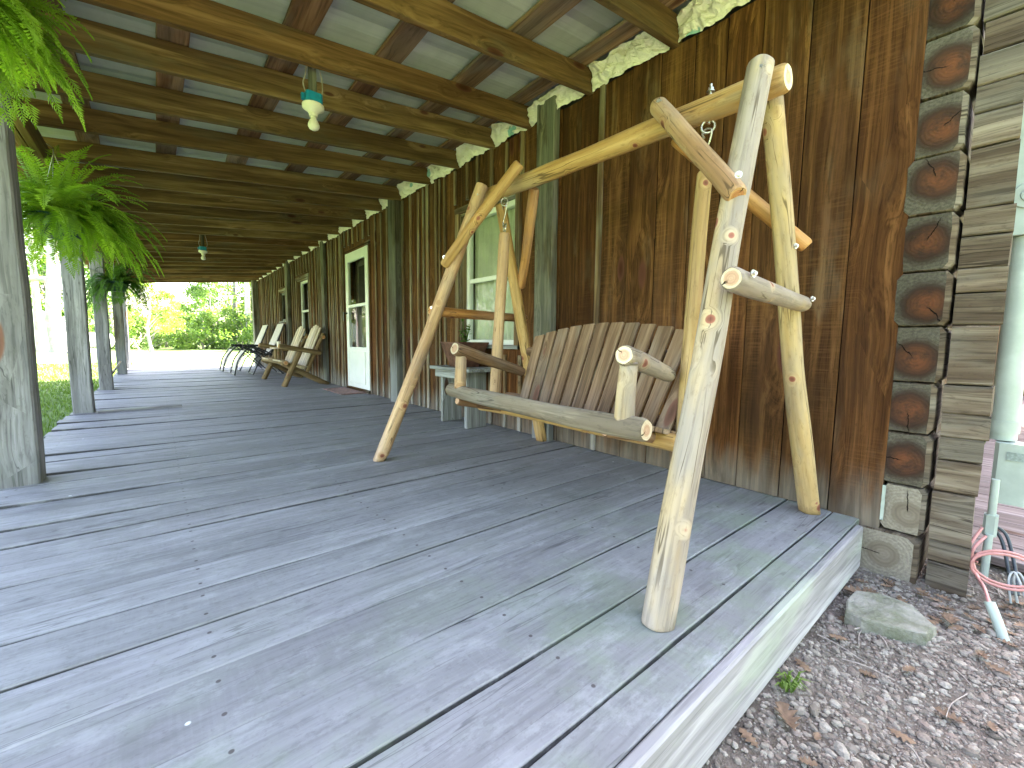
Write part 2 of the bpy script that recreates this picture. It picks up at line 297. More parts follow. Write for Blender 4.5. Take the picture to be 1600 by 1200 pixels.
M['palestick'] = plain('pale_twig', (0.42, 0.36, 0.32), 0.85, 0, 0.3, 30)
M['bark'] = plain('bark', (0.30, 0.27, 0.25), 0.95, 0, 0.5, 5, 0.8)
M['barkpale'] = plain('pale_bark', (0.46, 0.43, 0.42), 0.9, 0, 0.35, 4, 0.6)

def roof_under():
    t = NT('metal_roof_underside'); P = t.pos()
    s = t.n('ShaderNodeSeparateXYZ'); t.l(P, s.inputs[0])
    n = t.noise(t.vm('MULTIPLY', P, (3, 1.2, 3)), 1, 5, 0.6); f = t.noise(t.vm('MULTIPLY', P, (2, 60, 2)), 1, 2)
    c = t.mix(t.mr(n, 0.35, 0.68), (0.40, 0.43, 0.41), (0.52, 0.55, 0.53)); c = t.mix(t.mr(f, 0.3, 0.5, 0.25, 0), c, (0.24, 0.26, 0.26))
    t.col(c); t.rough(0.5); t.p.inputs['Metallic'].default_value = 0.0
    return t.m
M['roof'] = roof_under()
def wrap_mat():
    t = NT('house_wrap'); P = t.pos()
    v = t.vor(P, 5.5); s2 = t.n('ShaderNodeSeparateColor'); t.l(v.outputs['Color'], s2.inputs[0])
    n = t.noise(P, 30, 3)
    pr = t.math('MULTIPLY', t.mr(t.math('ADD', v.outputs['Distance'], t.math('MULTIPLY', n, 0.25)), 0.44, 0.40), t.math('GREATER_THAN', s2.outputs[1], 0.74))
    c = t.mix(t.math('MULTIPLY', pr, 0.8), t.mix(t.mr(t.noise(P, 12, 4), 0.3, 0.7), (0.74, 0.68, 0.62), (0.86, 0.79, 0.74)), (0.12, 0.36, 0.38))
    t.col(c); t.rough(0.45); t.bump(t.noise(P, 22, 5, 0.7), 0.7, 0.02)
    t.p.inputs['Subsurface Weight'].default_value = 0.0
    return t.m
M['wrap'] = wrap_mat()
def glass_mat():
    t = NT('window_glass'); tr = t.n('ShaderNodeBsdfTransparent'); gl = t.n('ShaderNodeBsdfGlossy'); gl.inputs['Roughness'].default_value = 0.02
    tr.inputs[0].default_value = (0.86, 0.9, 0.88, 1)
    fr = t.n('ShaderNodeFresnel'); fr.inputs[0].default_value = 1.55
    ms = t.n('ShaderNodeMixShader'); t.l(t.math('MULTIPLY_ADD', fr.outputs[0], 0.65, 0.01, clamp=True), ms.inputs[0]); t.l(tr.outputs[0], ms.inputs[1]); t.l(gl.outputs[0], ms.inputs[2])
    t.l(ms.outputs[0], t.out.inputs[0]); return t.m
M['glass'] = glass_mat()
def leaf_mat(name, a, b, trans=0.35, rough=0.5):
    t = NT(name); rb = t.attr('rb').outputs['Fac']
    c = t.mix(t.math('FRACT', t.math('MULTIPLY', rb, 17.3)), a, b)
    t.col(c); t.rough(rough)
    tl = t.n('ShaderNodeBsdfTranslucent'); t.l(t.mix(1.0, c, (1.2, 1.35, 0.5), 'MULTIPLY'), tl.inputs[0])
    ms = t.n('ShaderNodeMixShader'); ms.inputs[0].default_value = trans
    t.l(t.p.outputs[0], ms.inputs[1]); t.l(tl.outputs[0], ms.inputs[2]); t.l(ms.outputs[0], t.out.inputs[0]); return t.m
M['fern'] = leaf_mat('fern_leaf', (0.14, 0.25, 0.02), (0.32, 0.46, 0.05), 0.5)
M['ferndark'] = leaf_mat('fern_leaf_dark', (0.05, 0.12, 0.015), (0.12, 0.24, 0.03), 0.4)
M['leaf_a'] = leaf_mat('tree_leaf_mid', (0.10, 0.17, 0.045), (0.18, 0.26, 0.08), 0.5)
M['leaf_b'] = leaf_mat('tree_leaf_light', (0.16, 0.23, 0.05), (0.26, 0.33, 0.09), 0.5)
M['leaf_c'] = leaf_mat('tree_leaf_dark', (0.065, 0.125, 0.04), (0.12, 0.195, 0.065), 0.5)
M['grass'] = leaf_mat('grass_blade', (0.09, 0.15, 0.03), (0.17, 0.25, 0.06), 0.3)
def ground_mat(name, a, b, c3, s1=1.5, s2=20, bump=0.5):
    t = NT(name); P = t.pos()
    n1 = t.noise(P, s1, 5, 0.6); n2 = t.noise(P, s2, 5, 0.7)
    c = t.mix(t.mr(n1, 0.35, 0.65), a, b); c = t.mix(t.mr(n2, 0.45, 0.7, 0, 0.7), c, c3)
    t.col(c); t.rough(0.95); t.bump(n2, bump, 0.02); return t.m
M['lawn'] = ground_mat('lawn_ground', (0.075, 0.125, 0.026), (0.11, 0.17, 0.04), (0.16, 0.19, 0.07), 0.5, 14)
M['dirt'] = ground_mat('dirt_ground', (0.125, 0.10, 0.082), (0.20, 0.165, 0.14), (0.31, 0.275, 0.24), 4, 60, 1.0)
def pebble_mat():
    t = NT('gravel_stone'); rb = t.attr('rb').outputs['Fac']; r = t.math('FRACT', t.math('MULTIPLY', rb, 17.3)); r2 = t.math('FRACT', t.math('MULTIPLY', rb, 41.1))
    c = t.mix(r, (0.15, 0.125, 0.105), (0.40, 0.36, 0.31)); c = t.mix(t.mr(r2, 0.6, 1.0, 0, 0.6), c, (0.26, 0.19, 0.16))
    n = t.noise(t.pos(), 120, 4, 0.7); c = t.mix(t.mr(n, 0.35, 0.65, 0.35, 0), c, (0.08, 0.06, 0.05))
    t.col(c); t.rough(0.9); return t.m
M['pebble'] = pebble_mat()

# ------------------------------------------------------------------ mesh tools
rnd = random.random
def U(a, b): return a + (b - a) * random.random()
class MB:
    def __init__(s): s.v = []; s.f = []; s.gc = []; s.rb = []; s.mi = []; s.sm = []
    def add(s, vs, fs, gcs=None, rb=None, mi=0, smooth=False):
        o = len(s.v); s.v += [tuple(x) for x in vs]; s.f += [tuple(i + o for i in f) for f in fs]
        s.gc += [tuple(x) for x in (gcs if gcs is not None else vs)]
        s.rb += ([rnd()] * len(vs)) if rb is None else ([rb] * len(vs) if not isinstance(rb, list) else rb)
        s.mi += [mi] * len(fs); s.sm += [smooth] * len(fs)
    def board(s, p0, p1, wdir, w, t, seg=1, bev=0.003, warp=0.0, l0=None, mi=0, rb=None, w1=None, endj=0.0, emi=None):
        """plank from p0 to p1 (centre line), wdir = direction of its width"""
        p0 = Vector(p0); p1 = Vector(p1); L = (p1 - p0).length; d = (p1 - p0) / L
        wd = Vector(wdir); wd = (wd - d * wd.dot(d)).normalized(); td = d.cross(wd)
        rb = rnd() if rb is None else rb; vs = []; gs = []; b = min(bev, t * 0.45, w * 0.45)
        l0 = 0 if l0 is None else l0
        for i in range(seg + 1):
            u = i / seg; ww = w if w1 is None else w + (w1 - w) * u
            c = p0 + d * (L * u)
            n1 = noise.noise(Vector((u * L * 1.3, rb * 50, 0))) * warp; n2 = noise.noise(Vector((u * L * 1.1, rb * 50, 9))) * warp
            e1 = noise.noise(Vector((u * L * 6, rb * 50, 3))) * warp * 0.5; e2 = noise.noise(Vector((u * L * 6, rb * 50, 5))) * warp * 0.5
            a = ww / 2; h = t / 2
            for (x, y) in ((-a, -h + b), (-a + b, -h), (a - b, -h), (a, -h + b), (a, h - b), (a - b, h), (-a + b, h), (-a, h - b)):
                xx = x + n1 + (e1 if x > 0 else e2); vs.append(c + wd * xx + td * (y + n2)); gs.append((l0 + L * u, x, y))
        fs = []
        for i in range(seg):
            o = i * 8
            for k in range(8): fs.append((o + k, o + (k + 1) % 8, o + 8 + (k + 1) % 8, o + 8 + k))
        s.add(vs, fs, gs, rb, mi)
        em = mi if emi is None else emi
        s.add(vs[:8], [tuple(range(7, -1, -1))], [(0, g[1], g[2]) for g in gs[:8]], rb, em)
        s.add(vs[-8:], [tuple(range(8))], [(0, g[1], g[2]) for g in gs[-8:]], rb, em)
    def box(s, x0, x1, y0, y1, z0, z1, bev=0.003, axis='x', mi=0, rb=None):
        c = Vector(((x0 + x1) / 2, (y0 + y1) / 2, (z0 + z1) / 2))
        if axis == 'x': s.board((x0, c.y, c.z), (x1, c.y, c.z), (0, 1, 0), y1 - y0, z1 - z0, bev=bev, mi=mi, rb=rb)
        elif axis == 'y': s.board((c.x, y0, c.z), (c.x, y1, c.z), (1, 0, 0), x1 - x0, z1 - z0, bev=bev, mi=mi, rb=rb)
        else: s.board((c.x, c.y, z0), (c.x, c.y, z1), (0, 1, 0), y1 - y0, x1 - x0, bev=bev, mi=mi, rb=rb, l0=z0)
    def tube(s, pts, rad, ns=16, cap=True, mi=0, emi=None, rb=None, lump=0.0, rnd_end=0.0, smooth=True, floor=None, closed=False):
        pts = [Vector(p) for p in pts]; n = len(pts); rads = rad if isinstance(rad, (list, tuple)) else [rad] * n
        rb = rnd() if rb is None else rb
        d0 = (pts[1] - pts[0]).normalized(); ref = Vector((0, 0, 1)) if abs(d0.z) < 0.9 else Vector((1, 0, 0))
        a = d0.cross(ref).normalized(); vs = []; gs = []; l = 0
        for i in range(n):
            if closed: d = (pts[(i + 1) % n] - pts[i - 1]).normalized()
            else: d = (pts[min(i + 1, n - 1)] - pts[max(i - 1, 0)]).normalized()
            a = (a - d * a.dot(d)).normalized(); b = d.cross(a)
            if i: l += (pts[i] - pts[i - 1]).length
            for k in range(ns):
                th = 2 * math.pi * k / ns; r = rads[i]
                if lump: r *= 1 + lump * noise.noise(Vector((l * 3, math.cos(th) * 1.2 + rb * 40, math.sin(th) * 1.2)))
                x = math.cos(th) * r; y = math.sin(th) * r; q = pts[i] + a * x + b * y
                if floor is not None and q.z < floor: q.z = floor
                vs.append(q); gs.append((l, x, y))
        fs = []
        for i in range(n if closed else n - 1):
            for k in range(ns):
                j = (i + 1) % n
                fs.append((i * ns + k, i * ns + (k + 1) % ns, j * ns + (k + 1) % ns, j * ns + k))
        s.add(vs, fs, gs, rb, mi, smooth)
        if cap and not closed:
            em = mi if emi is None else emi
            s.add(vs[:ns], [tuple(range(ns - 1, -1, -1))], [(0, g[1], g[2]) for g in gs[:ns]], rb, em)
            s.add(vs[-ns:], [tuple(range(ns))], [(0, g[1], g[2]) for g in gs[-ns:]], rb, em)
    def log(s, p0, p1, r0, r1=None, bow=0.006, n=16, ns=24, mi=0, emi=1, lump=0.10, floor=None, bev=0.006, rb=None):
        p0 = Vector(p0); p1 = Vector(p1); r1 = r0 if r1 is None else r1; L = (p1 - p0).length; d = (p1 - p0) / L
        sd = d.cross(Vector((0.3, 0.8, 0.5))).normalized(); s2 = d.cross(sd); ph = U(0, 6); pts = []; rs = []
        us = [0, bev / L, 2.5 * bev / L] + [i / n for i in range(1, n)] + [1 - 2.5 * bev / L, 1 - bev / L, 1]
        for i, u in enumerate(us):
            w = math.sin(u * math.pi); pts.append(p0 + d * (L * u) + sd * (bow * w * math.sin(ph)) + s2 * (bow * w * math.cos(ph)) + s2 * (0.3 * bow * math.sin(u * 9 + ph)))
            r = r0 + (r1 - r0) * u
            if i == 0 or i == len(us) - 1: r -= bev
            elif i == 1 or i == len(us) - 2: r -= bev * 0.3
            rs.append(r)
        s.tube(pts, rs, ns, True, mi, emi, rb, lump, floor=floor)
    def build(s, name, mats, parent=None, loc=None):
        me = bpy.data.meshes.new(name); off = Vector(loc) if loc is not None else Vector((0, 0, 0))
        me.from_pydata([Vector(v) - off for v in s.v] if loc is not None else s.v, [], s.f)
        me.validate(verbose=False) if False else None
        a = me.attributes.new('gc', 'FLOAT_VECTOR', 'POINT'); a.data.foreach_set('vector', [c for g in s.gc for c in g])
        b = me.attributes.new('rb', 'FLOAT', 'POINT'); b.data.foreach_set('value', s.rb)
        if not isinstance(mats, (list, tuple)): mats = [mats]
        for q in mats: me.materials.append(q if not isinstance(q, str) else M[q])
        me.polygons.foreach_set('material_index', [min(x, len(mats) - 1) for x in s.mi]); me.polygons.foreach_set('use_smooth', s.sm)
        me.update()
        o = bpy.data.objects.new(name, me); COL.objects.link(o)
        if loc is not None: o.location = off
        if parent is not None:
            o.parent = parent
            if loc is not None: o.location = off - parent.location if parent.type == 'EMPTY' else off
            elif parent.type == 'EMPTY': o.location = -parent.location
        return o
def empty(name, loc=(0, 0, 0)):
    o = bpy.data.objects.new(name, None); COL.objects.link(o); o.location = loc; o.empty_display_size = 0.1; return o
def tag(o, label=None, cat=None, group=None, kind=None):
    if label: o['label'] = label
    if cat: o['category'] = cat
    if group: o['group'] = group
    if kind: o['kind'] = kind
    return o
def copy_tree(o, parent=None):
    c = o.copy(); COL.objects.link(c)
    if parent is not None: c.parent = parent
    for ch in [x for x in list(COL.objects) if x.parent == o]: copy_tree(ch, c)
    return c
def spline(pts, n=12):
    pts = [Vector(p) for p in pts]; out = []
    for i in range(len(pts) - 1):
        a = pts[max(i - 1, 0)]; b = pts[i]; c = pts[i + 1]; d = pts[min(i + 2, len(pts) - 1)]
        for k in range(n):
            t = k / n; out.append(0.5 * ((2 * b) + (c - a) * t + (2 * a - 5 * b + 4 * c - d) * t * t + (3 * b - a - 3 * c + d) * t ** 3))
    out.append(pts[-1]); return out

WX = 2.24           # siding plane
GZ = -0.20          # ground by the porch
YE = 13.8           # far end of the porch

# ================================================================== SETTING: ground, deck
def gheight(x, y):
    far = max(0.0, math.hypot(x, y) - 20) ; return GZ - 0.02 + 0.25 * noise.noise(Vector((x * 0.05, y * 0.05, 0))) * min(1, far / 20) + 0.004 * far * 0
lw = MB(); xs = [-400, -200, -100, -60, -40, -28, -20, -14, -10, -7, -5, -3.5, -2.5, -1.6, -0.8, 0, 1.2, 2.4, 4, 6, 9, 13, 18, 25, 35, 50, 80, 140, 250, 400]
ys = [-200, -100, -50, -25, -12, -6, -3, -1, 1, 3, 5, 8, 11, 14, 17, 20, 24, 28, 33, 38, 44, 50, 58, 70, 90, 130, 200, 350, 600]
vs = [(x, y, gheight(x, y) - (0.03 if (-2 < x < 8 and -4 < y < 4) else 0)) for y in ys for x in xs]; nx = len(xs)
fs = [(j * nx + i, j * nx + i + 1, (j + 1) * nx + i + 1, (j + 1) * nx + i) for j in range(len(ys) - 1) for i in range(nx - 1)]
lw.add(vs, fs, smooth=True); tag(lw.build('lawn', 'lawn'), kind='structure')

dm = MB(); N = 110; X0, X1, Y0, Y1 = -1.6, 3.6, -2.4, 1.2
vs = []
for j in range(N + 1):
    for i in range(N + 1):
        x = X0 + (X1 - X0) * i / N; y = Y0 + (Y1 - Y0) * j / N
        e = min(1, 6 * min(i, N - i, j, N - j) / N)
        z = GZ + e * (0.03 * noise.noise(Vector((x * 2, y * 2, 0))) + 0.014 * noise.noise(Vector((x * 11, y * 11, 3)))) - 0.05 * (1 - e)
        vs.append((x, y, z))
fs = [(j * (N + 1) + i, j * (N + 1) + i + 1, (j + 1) * (N + 1) + i + 1, (j + 1) * (N + 1) + i) for j in range(N) for i in range(N)]
dm.add(vs, fs, smooth=True); tag(dm.build('dirt_ground', 'dirt'), kind='structure')

dk = MB(); seams = [0.3975, 0.495, 0.675, 0.885, 1.09, 1.285]
while seams[-1] < YE: seams.append(seams[-1] + U(0.165, 0.205))
for i in range(len(seams) - 1):
    a, b = seams[i], seams[i + 1]; g = U(0.0042, 0.0062) if i < 8 else U(0.006, 0.011)
    sk = 0.02 * noise.noise(Vector((i * 0.3, 0, 0)))
    xl = -0.66 + (U(-0.012, 0.012) if i > 2 else 0)
    lift = 0.0 if i < 3 else U(-0.004, 0.004)
    heave = (U(0, 0.02) if rnd() < 0.5 else 0.0) if i > 4 else 0
    y = (a + b) / 2
    nseg = 14; rb = rnd(); prev = None
    # two lengths of board where the photograph shows butt joints
    pts = [(xl, y + sk * 0.5, -0.02 + lift + heave), (0.1, y + sk * 0.2, -0.02 + lift)]
    o = len(dk.v)
    dk.board((xl, y, -0.02), (2.30, y, -0.02), (0, 1, 0), b - a - g, 0.04, seg=24, bev=0.0035, warp=0.0035, l0=xl, rb=rb)
    for k in range(o, len(dk.v)):
        v = dk.v[k]; u = max(0, (0.6 - v[0]) / 1.26)
        dk.v[k] = (v[0], v[1] + sk * u, min(v[2] + lift + heave * u ** 2, 0.02 + heave))
deck = dk.build('deck', 'deck'); tag(deck, kind='structure')
fa = MB(); fa.board((-0.66, 0.3845, -0.0875), (2.16, 0.3845, -0.0875), (0, 0, 1), 0.173, 0.027, seg=24, bev=0.006, warp=0.0015)
ob = fa.build('deck_edge', 'fascia', deck)
rm = MB()
rm.board((-0.60, 0.42, -0.115), (-0.60, YE, -0.115), (0, 0, 1), 0.14, 0.04, seg=8, warp=0.004)
for x in (0.0, 0.61, 1.22, 1.83): rm.board((x, 0.42, -0.115), (x, YE, -0.115), (0, 0, 1), 0.14, 0.04)
rm.build('deck_joist', 'post', deck)

# ================================================================== CABIN
cabin = empty('cabin', (4, 7, 0))
tag(cabin, 'brown board-and-batten cabin wall with squared log corner behind the porch', 'cabin')
openings = [(2.66, 3.48, 0.70, 1.90), (5.68, 6.58, 0.03, 2.0), (8.6, 9.45, 0.72, 1.9), (10.42, 11.0, 1.15, 1.80)]
sd = MB(); bt = MB()
seam = [0.335, 0.515, 0.71, 0.905, 1.07, 1.235, 1.43, 1.62, 1.82]
while seam[-1] < YE - 0.1: seam.append(seam[-1] + U(0.17, 0.215))
seam[-1] = YE
TOP = 2.33
for i in range(len(seam) - 1):
    a, b = seam[i], seam[i + 1]; segs = [(0.004 if i > 0 else -0.03, TOP + U(-0.012, 0.012))]
    # split each board at the openings; clip its width as well
    pieces = [(a, b, segs[0][0], segs[0][1])]
    for (oa, ob_, z0, z1) in openings:
        new = []
        for (pa, pb, q0, q1) in pieces:
            if pb <= oa or pa >= ob_ or q1 <= z0 or q0 >= z1: new.append((pa, pb, q0, q1)); continue
            if pa < oa: new.append((pa, oa, q0, q1))
            if pb > ob_: new.append((ob_, pb, q0, q1))
            ma, mb_ = max(pa, oa), min(pb, ob_)
            if z0 > q0 + 0.05: new.append((ma, mb_, q0, z0))
            if z1 < q1: new.append((ma, mb_, z1, q1))
        pieces = new
    rb = rnd(); dx = U(0, 0.005)
    for (pa, pb, q0, q1) in pieces:
        if pb - pa < 0.01: continue
        sd.board((WX + 0.012 + dx, (pa + pb) / 2, q0), (WX + 0.012 + dx, (pa + pb) / 2, q1), (0, 1, 0), pb - pa - 0.0035, 0.022, seg=6, bev=0.002, warp=0.0012, l0=q0, rb=rb)
sd.build('siding', 'siding', cabin)
bats = [1.825]
for s_ in seam[9:-1]: bats.append(s_)
k = 0
for y in bats:
    if 0 < y < 2.3 and y > 1.9: continue
    if 3.6 < y < 8.6 and rnd() < 0.0: continue
    z0, z1 = 0.01, TOP - U(0.0, 0.03); parts = [(z0, z1)]
    for (oa, ob_, q0, q1) in openings:
        if oa - 0.08 < y < ob_ + 0.08:
            parts = [p for p in [(z0, q0 - 0.08), (q1 + 0.1, z1)] if p[1] - p[0] > 0.1]
    w = U(0.032, 0.048); yy = y + U(-0.006, 0.006)
    for (p0, p1) in parts: bt.board((WX - 0.007, yy, p0), (WX - 0.007, yy, p1), (0, 1, 0), w, 0.019, seg=6, warp=0.003, l0=p0)
    # the extra strips between some boards
    if rnd() < 0.42 and y > 3.6:
        yy = y + U(0.06, 0.11)
        if not any(oa - 0.08 < yy < ob_ + 0.08 for (oa, ob_, _, _) in openings): bt.board((WX - 0.006, yy, 0.01), (WX - 0.006, yy, TOP - 0.02), (0, 1, 0), U(0.02, 0.03), 0.017, seg=6, warp=0.003, l0=0)
bt.build('batten', 'batten', cabin)
for i, (a, b, d, zt) in enumerate([(2.20, 2.38, 0.06, 2.40), (4.70, 4.88, 0.085, 2.36), (7.52, 7.69, 0.05, 2.36), (9.98, 10.15, 0.07, 2.36), (YE - 0.26, YE - 0.01, 0.14, 2.34)]):
    b_ = MB(); b_.board((WX - d / 2 - 0.003, (a + b) / 2, 0.003), (WX - d / 2 - 0.003, (a + b) / 2, zt), (0, 1, 0), b - a, d, seg=12, bev=0.006, warp=0.004, l0=0)
    b_.build('wall_post', 'wallpost', cabin)
# back of the wall, plate, wrap
bk = MB(); bk.box(2.262, 2.285, 0.4, YE, -0.15, TOP - 0.01, axis='y')
# carve the openings by building the backing in pieces
bk = MB(); cur = 0.4
for (oa, ob_, z0, z1) in openings:
    bk.box(2.268, 2.29, cur, oa, -0.1, 2.48, axis='y'); bk.box(2.268, 2.29, oa, ob_, z1, 2.48, axis='y')
    if z0 > 0.1: bk.box(2.268, 2.29, oa, ob_, -0.1, z0, axis='y')
    cur = ob_
bk.box(2.268, 2.29, cur, YE, -0.1, 2.48, axis='y')
bk.build('wall_core', 'dark', cabin)
# room behind, closed so that panes look into a dim interior
rmv = [(2.7, .4), (2.7, YE - .02)]
ir = MB(); ir.box(3.6, 3.62, 0.4, YE - 0.05, -0.1, 2.5, axis='y'); ir.box(2.3, 3.6, 0.4, YE - 0.05, -0.12, -0.1, axis='y'); ir.box(2.3, 3.6, 0.4, YE - 0.05, 2.5, 2.52, axis='y')
for y in (2.2, 3.9, 5.2, 7.1, 8.2, 9.8, 11.4): ir.box(2.30, 3.6, y, y + 0.02, -0.09, 2.49, axis='x')
ir.build('interior_wall', 'innerdoor', cabin)

# squared logs of the corner
zrow = [-0.23, 0.0 - 0.02, 0.175, 0.385, 0.585, 0.80, 1.005, 1.215, 1.425, 1.635, 1.845, 2.05, 2.26, 2.45]
for i in range(len(zrow) - 1):
    z0, z1 = zrow[i], zrow[i + 1]; j = U(-0.006, 0.006)
    y0, y1 = 0.205 + U(-0.008, 0.008), 0.352 + U(-0.006, 0.004)
    x0 = WX + 0.008 + U(-0.008, 0.008)
    if i == 0: y1 = 0.415; x0 = WX - 0.01
    if i == 1: y1 = 0.338
    b_ = MB(); rb = rnd(); c = Vector((0, (y0 + y1) / 2, (z0 + z1) / 2)); hy = (y1 - y0) / 2 - 0.0; hz = (z1 - z0) / 2 - 0.0015
    # ring profile with knocked-off corners, wider chamfer on the weather side
    prof = []
    for k in range(28):
        th = 2 * math.pi * k / 28; cx, cz = math.cos(th), math.sin(th); s_ = max(abs(cx), abs(cz)); px, pz = cx / s_, cz / s_
        l_ = math.hypot(px, pz); kk = 1 if l_ < 1.36 else 1.36 / l_
        prof.append((px * kk * hy * (1 + 0.035 * noise.noise(Vector((px * 2, pz * 2, i * 7.1)))), pz * kk * hz * (1 + 0.02 * noise.noise(Vector((px * 3, pz * 3, i * 5.3))))))
    cy, cz_ = U(-0.02, 0.015), U(-0.02, 0.02); vs = []; gs = []
    for (xo, sc, iny) in ((0, 0.955, 0.0), (0.008, 0.985, 0), (0.025, 1.0, 0), (1.2, 1.0, 0), (2.4, 1.0, 0)):
        for (py, pz) in prof:
            inset = 0.012 if (py < -hy * 0.8 and xo == 0) else 0
            vs.append((x0 + xo, c.y + py * sc + inset, c.z + pz * sc)); gs.append((xo, py, pz))
    n = 28; fs = [(r * n + k, (r + 1) * n + k, (r + 1) * n + (k + 1) % n, r * n + (k + 1) % n) for r in range(4) for k in range(n)]
    b_.add(vs, fs, gs, rb, 0)
    # end face, as a fan of rings so the grain shader has room
    vs2 = [vs[k] for k in range(n)] + [(x0 - 0.003, c.y + p[0] * 0.5, c.z + p[1] * 0.5) for p in prof] + [(x0 - 0.004, c.y, c.z)]
    gs2 = [(0, (v[1] - c.y) - cy, (v[2] - c.z) - cz_) for v in vs2]
    fs2 = [(k, (k + 1) % n, n + (k + 1) % n, n + k) for k in range(n)] + [(n + k, n + (k + 1) % n, 2 * n) for k in range(n)]
    b_.add(vs2, fs2, gs2, rb, 1)
    b_.build('corner_log', ['cornerlog', 'end_corner' if i > 1 else 'end_corner_pale'], cabin)
    # log of the long wall, its end standing proud of the gable; some rows are split in two timbers
    yy0 = 0.078 + U(-0.008, 0.008) - (0.02 if i > 8 else 0)
    spl = [(z0, z1)] if i % 3 == 1 else [(z0, z0 + (z1 - z0) * U(0.45, 0.6))]
    if len(spl) == 1 and spl[0][1] < z1 - 0.01: spl.append((spl[0][1], z1))
    for (a0, a1) in spl:
        b2 = MB(); b2.board((WX + 0.105 + U(0, 0.01), yy0, (a0 + a1) / 2), (WX + 0.105, 0.197 - U(0, 0.006), (a0 + a1) / 2 + U(-0.002, 0.002)), (0, 0, 1), a1 - a0 - 0.004, 0.15, seg=5, bev=0.005, warp=0.006, l0=0)
        b2.build('wall_log', 'cornerlog', cabin)
gw = MB(); gw.box(2.42, 7.9, 0.215, 0.33, -0.2, 2.5, axis='x'); gw.build('gable_wall', 'siding', cabin)
far_w = MB(); far_w.box(2.3, 7.9, YE - 0.02, YE + 0.1, -0.2, 2.5, axis='x'); far_w.box(7.9, 8.0, 0.2, YE + 0.1, -0.2, 2.5, axis='y'); far_w.build('outer_wall', 'siding', cabin)
# main roof
mr_ = MB()
def sheet(mb, pts, th=0.03, mi=0):
    n = (Vector(pts[1]) - Vector(pts[0])).cross(Vector(pts[2]) - Vector(pts[0])).normalized() * th
    a = [Vector(p) for p in pts]; b = [p + n for p in a]; k = len(a)
    mb.add(a + b, [tuple(range(k - 1, -1, -1)), tuple(range(k, 2 * k))] + [(i, (i + 1) % k, k + (i + 1) % k, k + i) for i in range(k)], mi=mi)
sheet(mr_, [(2.34, 0.0, 2.54), (5.2, 0.0, 4.75), (5.2, YE + .3, 4.75), (2.34, YE + .3, 2.54)][::-1])
sheet(mr_, [(5.2, 0.0, 4.75), (8.3, 0.0, 2.4), (8.3, YE + .3, 2.4), (5.2, YE + .3, 4.75)][::-1])
for yy in (0.25, YE): sheet(mr_, [(2.4, yy, 2.5), (8.0, yy, 2.5), (5.2, yy, 4.65)], 0.05)
mr_.build('main_roof', 'roofing', cabin)
dsp = MB(); dsp.tube([(2.44, 14.45, 0), (2.42, 14.45, 2.2)], 0.07, 10); dsp.tube([(2.42, 14.45, 2.2), (3.2, 14.3, 2.55)], 0.05, 8); dsp.build('downspout', 'post', cabin)
# footing under the corner
ft = MB(); ft.board((2.10, 0.30, -0.245), (2.62, 0.16, -0.245), (0, 1, 0.0), 0.20, 0.06, bev=0.006); ft.build('footing', 'block', cabin)

# house wrap between the rafters
def zraf(x): return 2.08 + 0.105 * x
raf = [0.42, 0.86, 1.37, 1.95, 2.54, 2.98, 3.52, 4.05, 4.72, 5.25, 5.75, 6.26, 6.80]
while raf[-1] < YE - 0.7: raf.append(raf[-1] + 0.54)
raf.append(YE - 0.04)
for i in range(-1, len(raf) - 1):
    a = raf[i] + 0.003 if i >= 0 else 0.3; b = raf[i + 1] - 0.045
    if b - a < 0.05: continue
    n = 40; h = 20; vs = []; gs = []
    for q in range(h + 1):
        for p in range(n + 1):
            u, w = p / n, q / h; y = a + (b - a) * u
            z = TOP - 0.012 + 0.135 * w
            nz = noise.noise(Vector((y * 9, z * 16, i * 3.3))); n2 = noise.noise(Vector((y * 25, z * 30, i * 1.3)))
            x = WX - 0.012 - 0.030 * math.sin(w * math.pi * 0.8) * (0.7 + 0.8 * nz) + 0.018 * n2 - 0.02 * math.sin(u * math.pi)
            cr_ = abs(noise.noise(Vector((y * 14 + z * 9, z * 22 - y * 6, i * 2.7)))) ; c2_ = abs(noise.noise(Vector((y * 40 - z * 20, z * 50, i * 4.7))))
            x += 0.030 * cr_ + 0.016 * c2_ - 0.010
            sag = 0.03 * max(0, noise.noise(Vector((y * 5, i * 2.2, 7)))) * (1 - w)
            if w > 0.6: z += 0.035 * noise.noise(Vector((y * 7, i, 1))) ; x -= 0.05 * (w - 0.6) * (1 + 3 * noise.noise(Vector((y * 4, i * 9, 2))))
            vs.append((min(x, WX - 0.003 if w < 0.12 else WX + 0.02), y, z - sag)); gs.append((y, z, 0))
    wm = MB(); wm.add(vs, [(q * (n + 1) + p, q * (n + 1) + p + 1, (q + 1) * (n + 1) + p + 1, (q + 1) * (n + 1) + p) for q in range(h) for p in range(n)], gs, smooth=False)
    wm.build('house_wrap', 'wrap', cabin)
wm = MB(); vs = []
for q in range(12):
    for (dy) in (0.0, 0.006, 0.011):
        z = 0.0 + q * 0.012 * 1.1 + 0.02; vs.append((WX - 0.004 + 0.006 * noise.noise(Vector((q * .9, dy * 90, 3))), 0.336 - dy, z))
wm.add(vs, [(q * 3 + k, q * 3 + k + 1, q * 3 + k + 4, q * 3 + k + 3) for q in range(15) for k in range(2)], smooth=True); wm.build('house_wrap', 'pvc', cabin)

